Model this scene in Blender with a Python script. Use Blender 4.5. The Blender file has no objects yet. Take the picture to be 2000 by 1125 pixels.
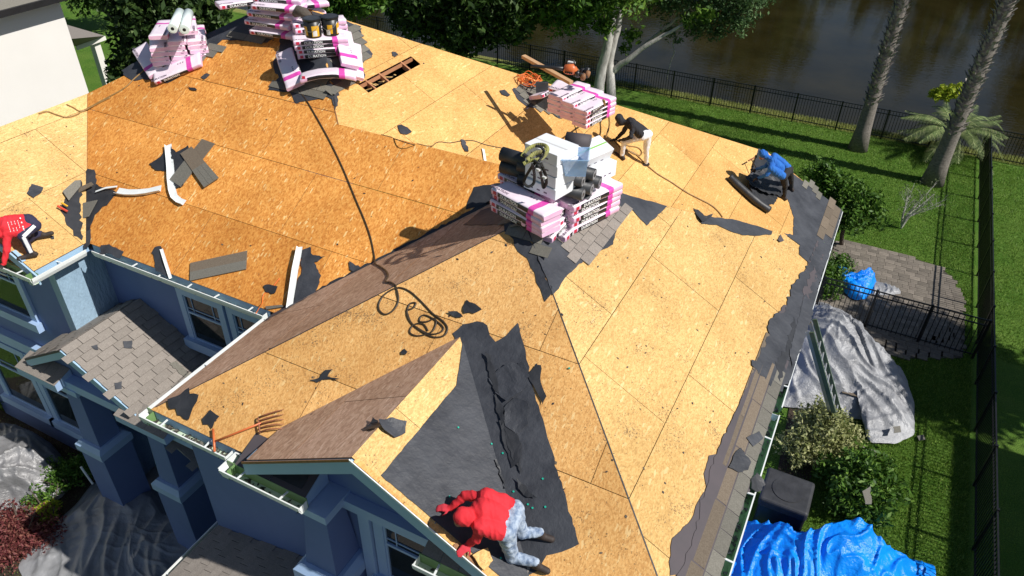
import bpy, bmesh, math, random
from math import sin, cos, radians, hypot, pi, sqrt, floor, atan2
from mathutils import Vector, Matrix, noise
import numpy as np
random.seed(7)
D = bpy.data
COL = bpy.context.scene.collection
SC = bpy.context.scene
# ------------------------------------------------------------------ camera, light
GZ = -5.7                      # ground (z = 0 is the upper eave line)
CAM = Vector((0, 0, 7.035)); FL = 1470.06
yaw, pitch, roll = radians(-26.411), radians(35.840), radians(1.2493)
FWD = Vector((cos(pitch)*sin(yaw), cos(pitch)*cos(yaw), -sin(pitch)))
R0 = FWD.cross(Vector((0, 0, 1))).normalized(); U0 = R0.cross(FWD)
RT = R0*cos(roll)+U0*sin(roll); UP = -R0*sin(roll)+U0*cos(roll)
cd = D.cameras.new('camera'); cam = D.objects.new('camera', cd); COL.objects.link(cam)
M = Matrix.Identity(4)
for i in range(3):
    M[i][0], M[i][1], M[i][2], M[i][3] = RT[i], UP[i], -FWD[i], CAM[i]
cam.matrix_world = M
cd.sensor_width = 36; cd.lens = FL/2000*36; cd.clip_end = 600; cd.clip_start = .1
SC.camera = cam
SUN_EL, SUN_AZ = radians(46), radians(1.0)          # azimuth measured from +X towards +Y
sdir = Vector((cos(SUN_AZ)*cos(SUN_EL), sin(SUN_AZ)*cos(SUN_EL), sin(SUN_EL)))
w = D.worlds.new('World'); SC.world = w; w.use_nodes = True
nt = w.node_tree
sky = nt.nodes.new('ShaderNodeTexSky'); sky.sky_type = 'NISHITA'; sky.sun_disc = False
sky.sun_elevation = SUN_EL; sky.sun_rotation = pi/2-SUN_AZ
sky.air_density = 1.0; sky.dust_density = .6; sky.ozone_density = 1.5
bg = nt.nodes['Background']; bg.inputs[1].default_value = .06
nt.links.new(sky.outputs[0], bg.inputs[0])
sl = D.lights.new('sun', 'SUN'); so = D.objects.new('sun', sl); COL.objects.link(so)
sl.energy = 4.9; sl.angle = radians(.5); sl.color = (1, .955, .89)
so.rotation_euler = sdir.to_track_quat('Z', 'Y').to_euler(); so.location = (20, 0, 30)
SC.view_settings.view_transform = 'Standard'; SC.view_settings.look = 'None'
SC.view_settings.exposure = .14; SC.view_settings.gamma = 1
# ------------------------------------------------------------------ pixel -> place
PR = .56
FA = {  # planes z = a x + b y + c  (the roof faces)
 'F1': (0, PR, -PR*6.28), 'F3': (0, PR, -PR*3.98), 'F4': (-PR, 0, PR*.03), 'F5': (PR, 0, PR*7.25),
 'F6': (0, -PR, PR*12.49), 'F2': (-PR, 0, -PR*4.92), 'FL': (-PR, 0, -PR*11.14), 'FK': (PR, 0, PR*16.1),
 'F7': (0, -PR, PR*16.53), 'GL': (PR, 0, PR*5.80), 'GR': (-PR, 0, -PR*1.60),
 'PR': (-PR, 0, -1.16-PR*10.8), 'PL': (PR, 0, -1.16+PR*10.8), 'GA': (.22, 0, -2.55+.22*7.1), 'G': (0, 0, GZ)}
POLY = {
 'F1': [(-11.24, 6.38), (-7.15, 6.38), (-4.145, 9.385), (-8.03, 9.385), (-10.05, 11.4), (-10.97, 11.4), (-13.64, 8.78)],
 'F5': [(-7.15, 4.08), (-3.61, 7.62), (-3.61, 8.85), (-4.145, 9.385), (-7.15, 6.38)],
 'F6': [(-8.03, 9.385), (-4.145, 9.385), (-3.61, 8.85), (-.07, 12.39), (-5.02, 12.39)],
 'F4': [(-.07, 4.08), (-.07, 12.39), (-3.61, 8.85), (-3.61, 7.62)],
 'F3': [(-7.15, 4.08), (-5.32, 4.08), (-5.32, 4.46), (-3.7, 6.08), (-1.7, 4.08), (-.07, 4.08), (-3.61, 7.62)],
 'GL': [(-5.32, 3.9), (-3.7, 3.9), (-3.7, 6.08), (-5.32, 4.46)],
 'GR': [(-3.7, 3.9), (-1.7, 3.9), (-1.7, 4.08), (-3.7, 6.08)],
 'F2': [(-8.03, 9.385), (-5.36, 12.05), (-.07, 12.05), (-.07, 19.3), (-2.15, 19.3), (-10.05, 11.4)],
 'F7': [(-10.05, 11.4), (-2.15, 19.3), (-6, 19.3), (-6, 16.43), (-16, 16.43), (-10.97, 11.4)],
 'FK': [(-10.97, 11.4), (-16, 16.43), (-16, 3), (-13.64, 3), (-13.64, 8.78)],
 'FL': [(-13.64, 5.4), (-11.24, 5.4), (-11.24, 6.38), (-13.64, 8.78)]}
def ray(px, py): return FWD+RT*((px-1000)/FL)-UP*((py-562.5)/FL)
def on(px, py, f, h=0.0):
    a, b, c = FA[f]; d = ray(px, py); n = Vector((-a, -b, 1))
    return CAM+d*((c+h-n.dot(CAM))/n.dot(d))
def aty(px, py, y): d = ray(px, py); return CAM+d*((y-CAM.y)/d.y)
def atx(px, py, x): d = ray(px, py); return CAM+d*((x-CAM.x)/d.x)
def atz(px, py, z): d = ray(px, py); return CAM+d*((z-CAM.z)/d.z)
def inpoly(x, y, P):
    c = False; n = len(P)
    for i in range(n):
        x1, y1 = P[i]; x2, y2 = P[i-1]
        if (y1 > y) != (y2 > y) and x < (x2-x1)*(y-y1)/(y2-y1)+x1: c = not c
    return c
def fz(f, x, y): a, b, c = FA[f]; return a*x+b*y+c
def fn(f): a, b, c = FA[f]; return Vector((-a, -b, 1)).normalized()
def roof(px, py, h=0.0):
    best = None
    for f in POLY:
        p = on(px, py, f); t = (p-CAM).length
        if inpoly(p.x, p.y, POLY[f]) and (best is None or t < best[0]): best = (t, f)
    f = best[1] if best else 'F3'
    return on(px, py, f, h), f
def roofz(x, y):
    z = GZ
    for f, P in POLY.items():
        if inpoly(x, y, P): z = max(z, fz(f, x, y))
    return z
def proj(p):
    v = p-CAM; k = v.dot(FWD); return 1000+FL*v.dot(RT)/k, 562.5-FL*v.dot(UP)/k
# ------------------------------------------------------------------ object helpers
def link(o, parent=None):
    COL.objects.link(o)
    if parent:
        o.parent = parent
        if parent.type == 'EMPTY': o.matrix_parent_inverse = Matrix.Translation(-parent.location)
    return o
def tag(o, label=None, cat=None, group=None, kind=None):
    if label: o['label'] = label
    if cat: o['category'] = cat
    if group: o['group'] = group
    if kind: o['kind'] = kind
    return o
def empty(name, label, cat, loc=(0, 0, 0), group=None):
    o = D.objects.new(name, None); o.empty_display_size = .1; link(o); o.location = loc
    return tag(o, label, cat, group)
class MB:
    def __init__(s): s.v = []; s.f = []; s.m = []
    def add(s, v, f, m=0):
        b = len(s.v); s.v += [tuple(p) for p in v]; s.f += [tuple(i+b for i in q) for q in f]; s.m += [m]*len(f); return s
    def box(s, a, b, m=0):
        x0, y0, z0 = a; x1, y1, z1 = b
        return s.add([(x0, y0, z0), (x1, y0, z0), (x1, y1, z0), (x0, y1, z0), (x0, y0, z1), (x1, y0, z1), (x1, y1, z1), (x0, y1, z1)],
                     [(0, 3, 2, 1), (4, 5, 6, 7), (0, 1, 5, 4), (1, 2, 6, 5), (2, 3, 7, 6), (3, 0, 4, 7)], m)
    def bar(s, p, q, w, h, up=Vector((0, 0, 1)), m=0):
        p = Vector(p); q = Vector(q); d = (q-p).normalized(); r = d.cross(up)
        r = (r if r.length > 1e-4 else Vector((1, 0, 0))).normalized(); u = r.cross(d)
        r = r*w/2; u = u*h/2
        return s.add([p-r-u, p+r-u, p+r+u, p-r+u, q-r-u, q+r-u, q+r+u, q-r+u],
                     [(0, 1, 2, 3)[::-1], (4, 5, 6, 7), (0, 1, 5, 4), (1, 2, 6, 5), (2, 3, 7, 6), (3, 0, 4, 7)], m)
    def prism(s, pts, d, m=0):      # closed polygon extruded by vector d
        n = len(pts); d = Vector(d)
        return s.add([Vector(p) for p in pts]+[Vector(p)+d for p in pts],
                     [tuple(range(n)), tuple(range(2*n-1, n-1, -1))]+[(i, i+n, (i+1) % n+n, (i+1) % n) for i in range(n)], m)
    def tube(s, pts, r, n=8, m=0, cap=True):
        pts = [Vector(p) for p in pts]; b = len(s.v); k = len(pts)
        rr = r if isinstance(r, (list, tuple)) else [r]*k
        up = Vector((0, 0, 1)); prev = None
        for i, p in enumerate(pts):
            d = (pts[min(i+1, k-1)]-pts[max(i-1, 0)]).normalized()
            if prev is None:
                a = d.cross(up)
                if a.length < .01: a = d.cross(Vector((1, 0, 0)))
            else: a = prev-d*prev.dot(d)
            a = a.normalized(); prev = a; c = d.cross(a)
            for j in range(n):
                t = 2*pi*j/n; s.v.append(tuple(p+(a*cos(t)+c*sin(t))*rr[i]))
        for i in range(k-1):
            for j in range(n):
                s.f.append((b+i*n+j, b+i*n+(j+1) % n, b+(i+1)*n+(j+1) % n, b+(i+1)*n+j)); s.m.append(m)
        if cap:
            s.f.append(tuple(b+j for j in range(n))[::-1]); s.f.append(tuple(b+(k-1)*n+j for j in range(n))); s.m += [m, m]
        return s
    def mesh(s, name, mats, smooth=False, fix=True):
        me = D.meshes.new(name); me.from_pydata(s.v, [], s.f)
        for m in (mats if isinstance(mats, (list, tuple)) else [mats]): me.materials.append(m)
        me.polygons.foreach_set('material_index', s.m)
        if fix:
            bm = bmesh.new(); bm.from_mesh(me); bmesh.ops.recalc_face_normals(bm, faces=bm.faces); bm.to_mesh(me); bm.free()
        if smooth: me.polygons.foreach_set('use_smooth', [True]*len(me.polygons))
        me.update(); return me
    def build(s, name, mats, parent=None, smooth=False, fix=True):
        return link(D.objects.new(name, s.mesh(name, mats, smooth, fix)), parent)
def bevel(o, w=.01, seg=2):
    m = o.modifiers.new('bevel', 'BEVEL'); m.width = w; m.segments = seg; m.limit_method = 'ANGLE'; return o
# ------------------------------------------------------------------ materials
def mat(name, base=(.5, .5, .5), rough=.6, metal=0., spec=.5):
    m = D.materials.new(name); m.use_nodes = True; b = m.node_tree.nodes['Principled BSDF']
    b.inputs['Base Color'].default_value = (*base, 1); b.inputs['Roughness'].default_value = rough
    b.inputs['Metallic'].default_value = metal; b.inputs['Specular IOR Level'].default_value = spec
    return m, m.node_tree, b
def N(nt, t, **k):
    n = nt.nodes.new(t)
    for a, v in k.items():
        if a in n.inputs: n.inputs[a].default_value = v
        else: setattr(n, a, v)
    return n
def ramp(nt, src, stops, interp='LINEAR'):
    r = nt.nodes.new('ShaderNodeValToRGB'); r.color_ramp.interpolation = interp; e = r.color_ramp.elements
    while len(e) < len(stops): e.new(.5)
    for i, (p, c) in enumerate(stops):
        e[i].position = p; e[i].color = (*c, 1) if len(c) == 3 else c
    nt.links.new(src, r.inputs[0]); return r.outputs[0]
def mix(nt, f, a, b, mode='MIX'):
    n = nt.nodes.new('ShaderNodeMix'); n.data_type = 'RGBA'; n.blend_type = mode
    for i, s in ((0, f), (6, a), (7, b)):
        if isinstance(s, (int, float)): n.inputs[i].default_value = s
        elif isinstance(s, tuple): n.inputs[i].default_value = (*s, 1)
        else: nt.links.new(s, n.inputs[i])
    return n.outputs[2]
def coords(nt, scale=(1, 1, 1), rot=(0, 0, 0), kind='Object'):
    tc = nt.nodes.new('ShaderNodeTexCoord'); mp = nt.nodes.new('ShaderNodeMapping')
    mp.inputs['Scale'].default_value = scale; mp.inputs['Rotation'].default_value = rot
    nt.links.new(tc.outputs[kind], mp.inputs[0]); return mp.outputs[0]
def tex_noise(nt, vec, scale, detail=4, rough=.6):
    n = N(nt, 'ShaderNodeTexNoise', Scale=scale, Detail=detail, Roughness=rough); nt.links.new(vec, n.inputs['Vector']); return n
def bump(nt, b, h, strength=.3, dist=.01):
    n = N(nt, 'ShaderNodeBump', Strength=strength, Distance=dist); nt.links.new(h, n.inputs['Height']); nt.links.new(n.outputs[0], b.inputs['Normal'])
def noisy(name, c1, c2, scale=8, rough=.6, bstr=.2, bdist=.01, bscale=None, metal=0, spec=.5, detail=5, kind='Object', stretch=(1, 1, 1), rnd=0):
    m, nt, b = mat(name, c1, rough, metal, spec); v = coords(nt, stretch, kind=kind)
    n = tex_noise(nt, v, scale, detail)
    col = ramp(nt, n.outputs[0], [(.3, c1), (.7, c2)])
    if rnd:
        oi = nt.nodes.new('ShaderNodeObjectInfo')
        k = ramp(nt, oi.outputs['Random'], [(0, (1-rnd,)*3), (1, (1+rnd,)*3)])
        col = mix(nt, 1., col, k, 'MULTIPLY')
    nt.links.new(col, b.inputs['Base Color'])
    if bstr: bump(nt, b, tex_noise(nt, v, bscale or scale*3, 4).outputs[0], bstr, bdist)
    return m
def osb(name, lo, mid, hi, streak, speck=.5, fs=24, sf=.06):
    m, nt, b = mat(name, mid, .75, 0, .25)
    v0 = coords(nt)
    nz = tex_noise(nt, v0, 6, 2); dist = mix(nt, .05, v0, nz.outputs['Color'], 'ADD')
    def vor(scale, rot, st):
        mp = nt.nodes.new('ShaderNodeMapping'); mp.inputs['Rotation'].default_value = (0, 0, rot); mp.inputs['Scale'].default_value = st
        nt.links.new(dist, mp.inputs[0]); q = N(nt, 'ShaderNodeTexVoronoi', Scale=scale); nt.links.new(mp.outputs[0], q.inputs['Vector']); return q
    a = vor(fs, .5, (1.2, .6, 1)); c = vor(fs*.8, -.5, (1.2, .5, 1)); e = vor(23, .12, (1.9, .45, 1))
    def ch(q): s = nt.nodes.new('ShaderNodeSeparateColor'); nt.links.new(q.outputs['Color'], s.inputs[0]); return s.outputs[0]
    av = nt.nodes.new('ShaderNodeMath'); av.operation = 'ADD'; nt.links.new(ch(a), av.inputs[0]); nt.links.new(ch(c), av.inputs[1])
    hf = nt.nodes.new('ShaderNodeMath'); hf.operation = 'MULTIPLY'; hf.inputs[1].default_value = .5; nt.links.new(av.outputs[0], hf.inputs[0])
    col = ramp(nt, hf.outputs[0], [(.15, lo), (.5, mid), (.85, hi)])
    s = ramp(nt, ch(e), [(1-sf-.02, (0, 0, 0)), (1-sf, (.85, .85, .85))]); col = mix(nt, s, col, streak)
    big = tex_noise(nt, v0, .9, 3); col = mix(nt, 1., col, ramp(nt, big.outputs[0], [(.3, (.84, .80, .74)), (.7, (1.1, 1.1, 1.1))]), 'MULTIPLY')
    oi = nt.nodes.new('ShaderNodeObjectInfo'); col = mix(nt, 1., col, ramp(nt, oi.outputs['Random'], [(0, (.90, .87, .82)), (1, (1.07, 1.08, 1.1))]), 'MULTIPLY')
    # weather specks: staples, knots and grit
    sp = tex_noise(nt, v0, 46, 4, .75); pat = tex_noise(nt, v0, 2.3, 3)
    mm = nt.nodes.new('ShaderNodeMath'); mm.operation = 'MULTIPLY_ADD'; mm.inputs[1].default_value = .42; nt.links.new(pat.outputs[0], mm.inputs[0]); nt.links.new(sp.outputs[0], mm.inputs[2])
    f = ramp(nt, mm.outputs[0], [(.90-.06*speck, (0, 0, 0)), (.95-.06*speck, (.8, .8, .8))]); col = mix(nt, f, col, (.11, .075, .05))
    nt.links.new(col, b.inputs['Base Color']); bump(nt, b, hf.outputs[0], .55, .005)
    return m
OSB_O = osb('osb_amber', (.54, .205, .040), (.71, .305, .068), (.80, .40, .105), (.86, .62, .28), .35, 40, .022)
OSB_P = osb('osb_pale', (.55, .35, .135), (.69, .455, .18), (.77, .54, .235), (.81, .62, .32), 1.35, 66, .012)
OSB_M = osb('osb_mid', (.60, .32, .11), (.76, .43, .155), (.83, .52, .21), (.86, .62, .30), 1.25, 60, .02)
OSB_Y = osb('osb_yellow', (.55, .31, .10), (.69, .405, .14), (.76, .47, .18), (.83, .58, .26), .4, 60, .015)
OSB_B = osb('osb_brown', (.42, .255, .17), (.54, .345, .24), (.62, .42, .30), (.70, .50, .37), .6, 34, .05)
OSB_EDGE = noisy('osb_edge', (.20, .09, .035), (.33, .16, .06), 30)
FELT = noisy('felt', (.022, .025, .033), (.058, .063, .075), 2.2, .60, .8, .02, 7, rnd=.12, detail=8)
FELT2 = noisy('felt_dark', (.02, .022, .026), (.038, .04, .046), 4, .5, .5, .015, 8)
FELTP = noisy('felt_aged', (.062, .055, .062), (.085, .07, .078), 2, .7, .4, .01, 7)
SH_G = noisy('shingle_grey', (.12, .115, .095), (.19, .18, .155), 60, .9, .6, .004, 160, rnd=.22)
SH_B = noisy('shingle_brown', (.125, .095, .068), (.19, .155, .115), 60, .9, .6, .004, 160, rnd=.2)
SH_T = noisy('shingle_taupe', (.20, .175, .155), (.29, .26, .23), 50, .9, .6, .004, 160, rnd=.08)
WALL = noisy('blue_stucco', (.11, .165, .345), (.13, .19, .39), 1.2, .85, .35, .006, 60)
STUC_LIT = noisy('rough_stucco_sunlit', (.24, .36, .48), (.29, .42, .54), 1.2, .8, 1.0, .05, 9, stretch=(1, 1, .35))  # rough wall stucco, base colour lightened to stand for sun on the right-facing wall
TRIM = noisy('trim_blue', (.31, .44, .66), (.35, .49, .72), 2, .6, .1, .003, 40)
WHITE = noisy('gutter_white', (.72, .76, .76), (.82, .85, .83), 3, .4, .05, .002)
GUT_IN = noisy('gutter_inside', (.50, .62, .46), (.62, .72, .56), 5, .5, .1, .003)
GUT_GR = noisy('gutter_green', (.13, .24, .085), (.18, .31, .12), 4, .5, .1, .003)
LITTER = noisy('gutter_grit', (.02, .018, .014), (.12, .11, .09), 26, .95, 1, .01)
FASC = noisy('fascia_blue', (.30, .46, .62), (.34, .50, .66), 2, .6, .1, .003)
WOOD = noisy('lumber', (.42, .24, .12), (.58, .36, .19), 3, .75, .2, .004, 20, stretch=(1, 1, 8))
WOODR = noisy('rafter_wood', (.35, .15, .07), (.46, .22, .11), 4, .75, .2, .004, 20)
DARKIN = mat('attic_dark', (.02, .016, .013), .95)[0]
CONC = noisy('concrete', (.30, .29, .27), (.38, .37, .34), 3, .9, .3, .004, 30)
BLACK = noisy('black_paint', (.008, .008, .009), (.014, .014, .016), 6, .35, .1, .002)
BLACKP = noisy('black_plastic', (.012, .012, .013), (.02, .02, .022), 6, .4, .1, .002)
BWHITE = noisy('wall_offwhite', (.72, .70, .66), (.76, .74, .70), .7, .9, .2, .003, 30)
def glass_mat():
    m, nt, b = mat('window_glass', (.012, .018, .022), .05, 0, .35); v = coords(nt)
    n = tex_noise(nt, v, .8, 3); bump(nt, b, n.outputs[0], .08, .02); return m
GLASS = glass_mat()
# ------------------------------------------------------------------ ground and setting
def grid_mesh(name, x0, x1, y0, y1, nx, ny, fh, m, kind='structure', poly=None):
    mb = MB()
    for j in range(ny+1):
        for i in range(nx+1):
            x = x0+(x1-x0)*i/nx; y = y0+(y1-y0)*j/ny; mb.v.append((x, y, fh(x, y)))
    for j in range(ny):
        for i in range(nx):
            a = j*(nx+1)+i; mb.f.append((a, a+1, a+nx+2, a+nx+1)); mb.m.append(0)
    o = mb.build(name, m, smooth=True, fix=False); tag(o, kind=kind); return o
def lawn_mat():
    m, nt, b = mat('lawn_grass', (.05, .12, .02), .8, 0, .2); v = coords(nt)
    f = tex_noise(nt, v, 38, 5, .75); g = tex_noise(nt, v, 1.1, 4)
    c1 = ramp(nt, f.outputs[0], [(.28, (.02, .05, .006)), (.5, (.075, .165, .020)), (.74, (.20, .34, .05))])
    c2 = ramp(nt, g.outputs[0], [(.35, (.8, .9, .7)), (.68, (1.25, 1.1, 1.2))]); col = mix(nt, 1., c1, c2, 'MULTIPLY')
    # drier, yellower strip by the water beyond the back fence, and a warmer patch by the patio
    sp = nt.nodes.new('ShaderNodeSeparateXYZ'); nt.links.new(v, sp.inputs[0])
    dr = ramp(nt, sp.outputs[1], [(0, (0, 0, 0)), (1, (1, 1, 1))]); mr = N(nt, 'ShaderNodeMapRange'); mr.inputs[1].default_value = 32.2; mr.inputs[2].default_value = 32.5
    nt.links.new(sp.outputs[1], mr.inputs[0]); col = mix(nt, mr.outputs[0], col, mix(nt, f.outputs[0], (.16, .20, .05), (.34, .33, .10)))
    nt.links.new(col, b.inputs['Base Color']); bump(nt, b, f.outputs[0], .9, .05); return m
LAWN = lawn_mat()
def gh(x, y):
    if y > 32.3:
        return GZ-.04*noise.noise((x*.5, y*.5, 0))-max(0, y-32.6)*.16
    return GZ+.012*noise.noise((x*.7, y*.7, 3))-.012
def bank(x): return 33.2+.25*noise.noise((x*.3, 5, 0))
grid_mesh('lawn', -60, 60, -14, 46, 200, 100, lambda x, y: gh(x, y) if y < 33 else (GZ-.11-(y-33)*.3), LAWN)
def water_mat():
    m, nt, b = mat('pond_water', (.012, .012, .004), .04, 0, .5); v = coords(nt)
    b.inputs['IOR'].default_value = 1.33
    n = tex_noise(nt, coords(nt, (1, 2.2, 1)), 2.2, 3); bump(nt, b, n.outputs[0], .10, .05)
    s = tex_noise(nt, v, .35, 4); nt.links.new(ramp(nt, s.outputs[0], [(.3, (.012, .010, .003)), (.7, (.026, .021, .007))]), b.inputs['Base Color'])
    return m
mb = MB(); mb.add([(-160, 32.9, GZ-.28), (160, 32.9, GZ-.28), (160, 84, GZ-.28), (-160, 84, GZ-.28)], [(0, 1, 2, 3)])
tag(mb.build('pond', water_mat()), kind='structure')
mb = MB(); mb.add([(-300, 83, GZ-.3), (300, 83, GZ-.3), (300, 300, GZ+2), (-300, 300, GZ+2)], [(0, 1, 2, 3)])
tag(mb.build('far_bank', LAWN), kind='structure')
mb = MB(); mb.add([(-300, -300, GZ-.25), (300, -300, GZ-.25), (300, 32, GZ-.25), (-300, 32, GZ-.25)], [(0, 1, 2, 3)])
tag(mb.build('ground', LAWN), kind='structure')
# foliage -----------------------------------------------------------
def leaf_mat(name, c1, c2, c3=None, trans=.25):
    m, nt, b = mat(name, c1, .55, 0, .35)
    g = nt.nodes.new('ShaderNodeNewGeometry')
    col = ramp(nt, g.outputs['Random Per Island'], [(0, c1), (.6, c2), (1, c3 or c2)])
    nt.links.new(col, b.inputs['Base Color'])
    tr = nt.nodes.new('ShaderNodeBsdfTranslucent'); nt.links.new(col, tr.inputs[0]); ms = nt.nodes.new('ShaderNodeMixShader'); ms.inputs[0].default_value = trans
    out = nt.nodes['Material Output']; nt.links.new(b.outputs[0], ms.inputs[1]); nt.links.new(tr.outputs[0], ms.inputs[2]); nt.links.new(ms.outputs[0], out.inputs[0])
    return m
L_OAK = leaf_mat('leaf_dark', (.018, .042, .010), (.045, .09, .02), (.09, .15, .03))
L_MAPLE = leaf_mat('leaf_bright', (.04, .10, .014), (.09, .19, .025), (.18, .29, .04))
L_WILLOW = leaf_mat('leaf_greygreen', (.05, .10, .035), (.09, .17, .06), (.15, .24, .09))
L_SHRUB = leaf_mat('leaf_shrub', (.03, .08, .010), (.07, .16, .018), (.16, .28, .04))
L_VAR = leaf_mat('leaf_variegated', (.12, .15, .04), (.30, .32, .12), (.55, .55, .28))
L_RED = leaf_mat('leaf_red', (.10, .02, .025), (.22, .06, .06), (.30, .14, .10))
L_YEL = leaf_mat('leaf_lime', (.18, .30, .02), (.36, .44, .03), (.5, .52, .05))
L_PALM = leaf_mat('palm_leaf', (.09, .14, .045), (.19, .26, .09), (.36, .40, .18), .2)
L_BARE = leaf_mat('leaf_sparse', (.10, .14, .06), (.16, .20, .10), (.22, .25, .14))
BARK_W = noisy('pale_bark', (.30, .28, .26), (.62, .60, .56), 5, .85, .7, .03, 14, stretch=(1, 1, .4))
BARK_D = noisy('dark_bark', (.06, .045, .035), (.12, .09, .07), 8, .9, .7, .02, 20)
BARK_P = noisy('palm_bark', (.13, .115, .10), (.28, .25, .22), 9, .9, .8, .03, 25, stretch=(1, 1, 2.5))
BOOT = noisy('palm_boot', (.10, .085, .075), (.55, .52, .49), 9, .85, .5, .01, 30)
rng = np.random.default_rng(5)
def leaves(name, cen, rad, n_leaf, size, m, parent, fill=.55, flat=1., seed=0):
    """many small leaf faces spread through overlapping ellipsoids; cen: list of centres, rad: list of radii"""
    r = np.random.default_rng(seed+11)
    cen = np.array([tuple(c) for c in cen], float); rad = np.array(rad, float)
    wts = rad**2; wts = wts/wts.sum()
    k = r.choice(len(cen), n_leaf, p=wts)
    d = r.normal(size=(n_leaf, 3)); d /= np.linalg.norm(d, axis=1)[:, None]
    rr = rad[k]*(fill+(1-fill)*r.random(n_leaf)**.6)
    # lumpy: modulate the radius by direction so the outline is uneven
    lump = 1+.28*np.sin(d[:, 0]*7+k)+.22*np.sin(d[:, 1]*9+k*2)+.15*np.sin(d[:, 2]*11+k*3)
    rr = rr*np.clip(lump, .55, 1.4)
    p = cen[k]+d*rr[:, None]*np.array([1, 1, flat])
    a = r.normal(size=(n_leaf, 3)); a /= np.linalg.norm(a, axis=1)[:, None]
    b = np.cross(a, r.normal(size=(n_leaf, 3))); b /= np.linalg.norm(b, axis=1)[:, None]
    s = size*(.6+.8*r.random(n_leaf)); a *= s[:, None]; b *= (s*.42)[:, None]
    V = np.stack([p-a, p+b, p+a, p-b], 1).reshape(-1, 3).astype(np.float32)
    me = D.meshes.new(name); me.vertices.add(len(V)); me.vertices.foreach_set('co', V.ravel())
    me.loops.add(len(V)); me.loops.foreach_set('vertex_index', np.arange(len(V), dtype=np.int32))
    me.polygons.add(n_leaf); me.polygons.foreach_set('loop_start', np.arange(0, len(V), 4, dtype=np.int32)); me.polygons.foreach_set('loop_total', np.full(n_leaf, 4, np.int32))
    me.materials.append(m); me.update(); me.validate()
    o = D.objects.new(name, me)
    return link(o, parent)
def limb(mb, pts, r0, r1, n=8, wob=.0):
    pts = [Vector(p) for p in pts]; out = []
    for i in range(len(pts)-1):
        for j in range(4):
            t = j/4; out.append(pts[i].lerp(pts[i+1], t)+Vector((noise.noise(pts[i]*3+Vector((t, 0, 0))), noise.noise(pts[i]*3+Vector((0, t, 5))), 0))*wob)
    out.append(pts[-1]); k = len(out)-1
    mb.tube(out, [r0+(r1-r0)*i/k for i in range(k+1)], n)
def clumps(c, R, n, seed, sq=.7):
    r = random.Random(seed); out = []
    for i in range(n):
        while 1:
            d = Vector((r.uniform(-1, 1), r.uniform(-1, 1), r.uniform(-1, 1)))
            if d.length < 1: break
        out.append(Vector(c)+Vector((d.x*R, d.y*R, d.z*R*sq)))
    return out
# ------------------------------------------------------------------ the house
house = empty('house', 'blue stucco two storey house with its roof stripped to bare boards', 'house', (-6, 9, GZ))
def hb(mb, name, m, parent=None, **k): return mb.build(name, m, parent or house, **k)
def clip(P, x0, x1, y0, y1):
    def cut(P, ins, isec):
        o = []
        for i in range(len(P)):
            a, b = P[i-1], P[i]
            if ins(b):
                if not ins(a): o.append(isec(a, b))
                o.append(b)
            elif ins(a): o.append(isec(a, b))
        return o
    def ix(v): return lambda a, b: (v, a[1]+(b[1]-a[1])*(v-a[0])/(b[0]-a[0]))
    def iy(v): return lambda a, b: (a[0]+(b[0]-a[0])*(v-a[1])/(b[1]-a[1]), v)
    for ins, isec in ((lambda p: p[0] >= x0, ix(x0)), (lambda p: p[0] <= x1, ix(x1)), (lambda p: p[1] >= y0, iy(y0)), (lambda p: p[1] <= y1, iy(y1))):
        if len(P) < 3: return []
        P = cut(P, ins, isec)
    o = []
    for p in P:
        if not o or hypot(p[0]-o[-1][0], p[1]-o[-1][1]) > 1e-5: o.append(p)
    return o if len(o) > 2 else []
def parea(P): return abs(sum(P[i-1][0]*P[i][1]-P[i][0]*P[i-1][1] for i in range(len(P))))/2
HOLE = (-8.46, -8.24, 10.56, 12.30)
def sheathing(f, org, m, seed, hole=None, pick=None):
    r = random.Random(seed); P = POLY[f]; alongx = FA[f][0] == 0
    us = [p[0] if alongx else p[1] for p in P]; vs = [p[1] if alongx else p[0] for p in P]
    up = fn(f); W = 2.44; Hh = 1.064; g = .0035
    k0 = floor((min(vs)-org)/Hh); k = k0
    while org+k*Hh < max(vs):
        off = (k % 2)*W/2+r.uniform(-.25, .25); u = min(us)-W+off-.3
        while u < max(us):
            va, vb = org+k*Hh+g, org+(k+1)*Hh-g
            rect = (u+g, u+W-g, va, vb) if alongx else (va, vb, u+g, u+W-g)
            rects = [rect]
            if hole:
                hx0, hx1, hy0, hy1 = hole; x0, x1, y0, y1 = rect
                if x0 < hx1 and x1 > hx0 and y0 < hy1 and y1 > hy0:
                    rects = [(x0, min(hx0, x1), y0, y1), (max(hx1, x0), x1, y0, y1), (max(x0, hx0), min(x1, hx1), y0, hy0), (max(x0, hx0), min(x1, hx1), hy1, y1)]
            for q in rects:
                if q[1]-q[0] < .02 or q[3]-q[2] < .02: continue
                C = clip(P, *q)
                if len(C) < 3 or parea(C) < .01: continue
                cx = sum(p[0] for p in C)/len(C); cy = sum(p[1] for p in C)/len(C)
                mm = pick(cx, cy) if pick else m
                dz = r.uniform(-.0015, .0015)
                pts = [Vector((x, y, fz(f, x, y)+dz)) for x, y in C]
                b = MB().prism(pts, -up*.014)
                b.m = [0, 0]+[1]*(len(b.f)-2)
                hb(b, 'sheathing_panel', [mm, OSB_EDGE])
            u += W
        k += 1
sheathing('F1', 6.38, OSB_O, 1, pick=lambda x, y: OSB_M if x > -5.35 and y > 8.5 else OSB_O)
sheathing('F2', -.07-1.064*14, OSB_Y, 2, HOLE)
sheathing('F3', 4.08, OSB_M, 3)
sheathing('F4', -.07-1.064*8, OSB_P, 4)
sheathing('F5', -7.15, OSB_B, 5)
sheathing('FL', -11.24-1.064*4, OSB_P, 6)
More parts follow.
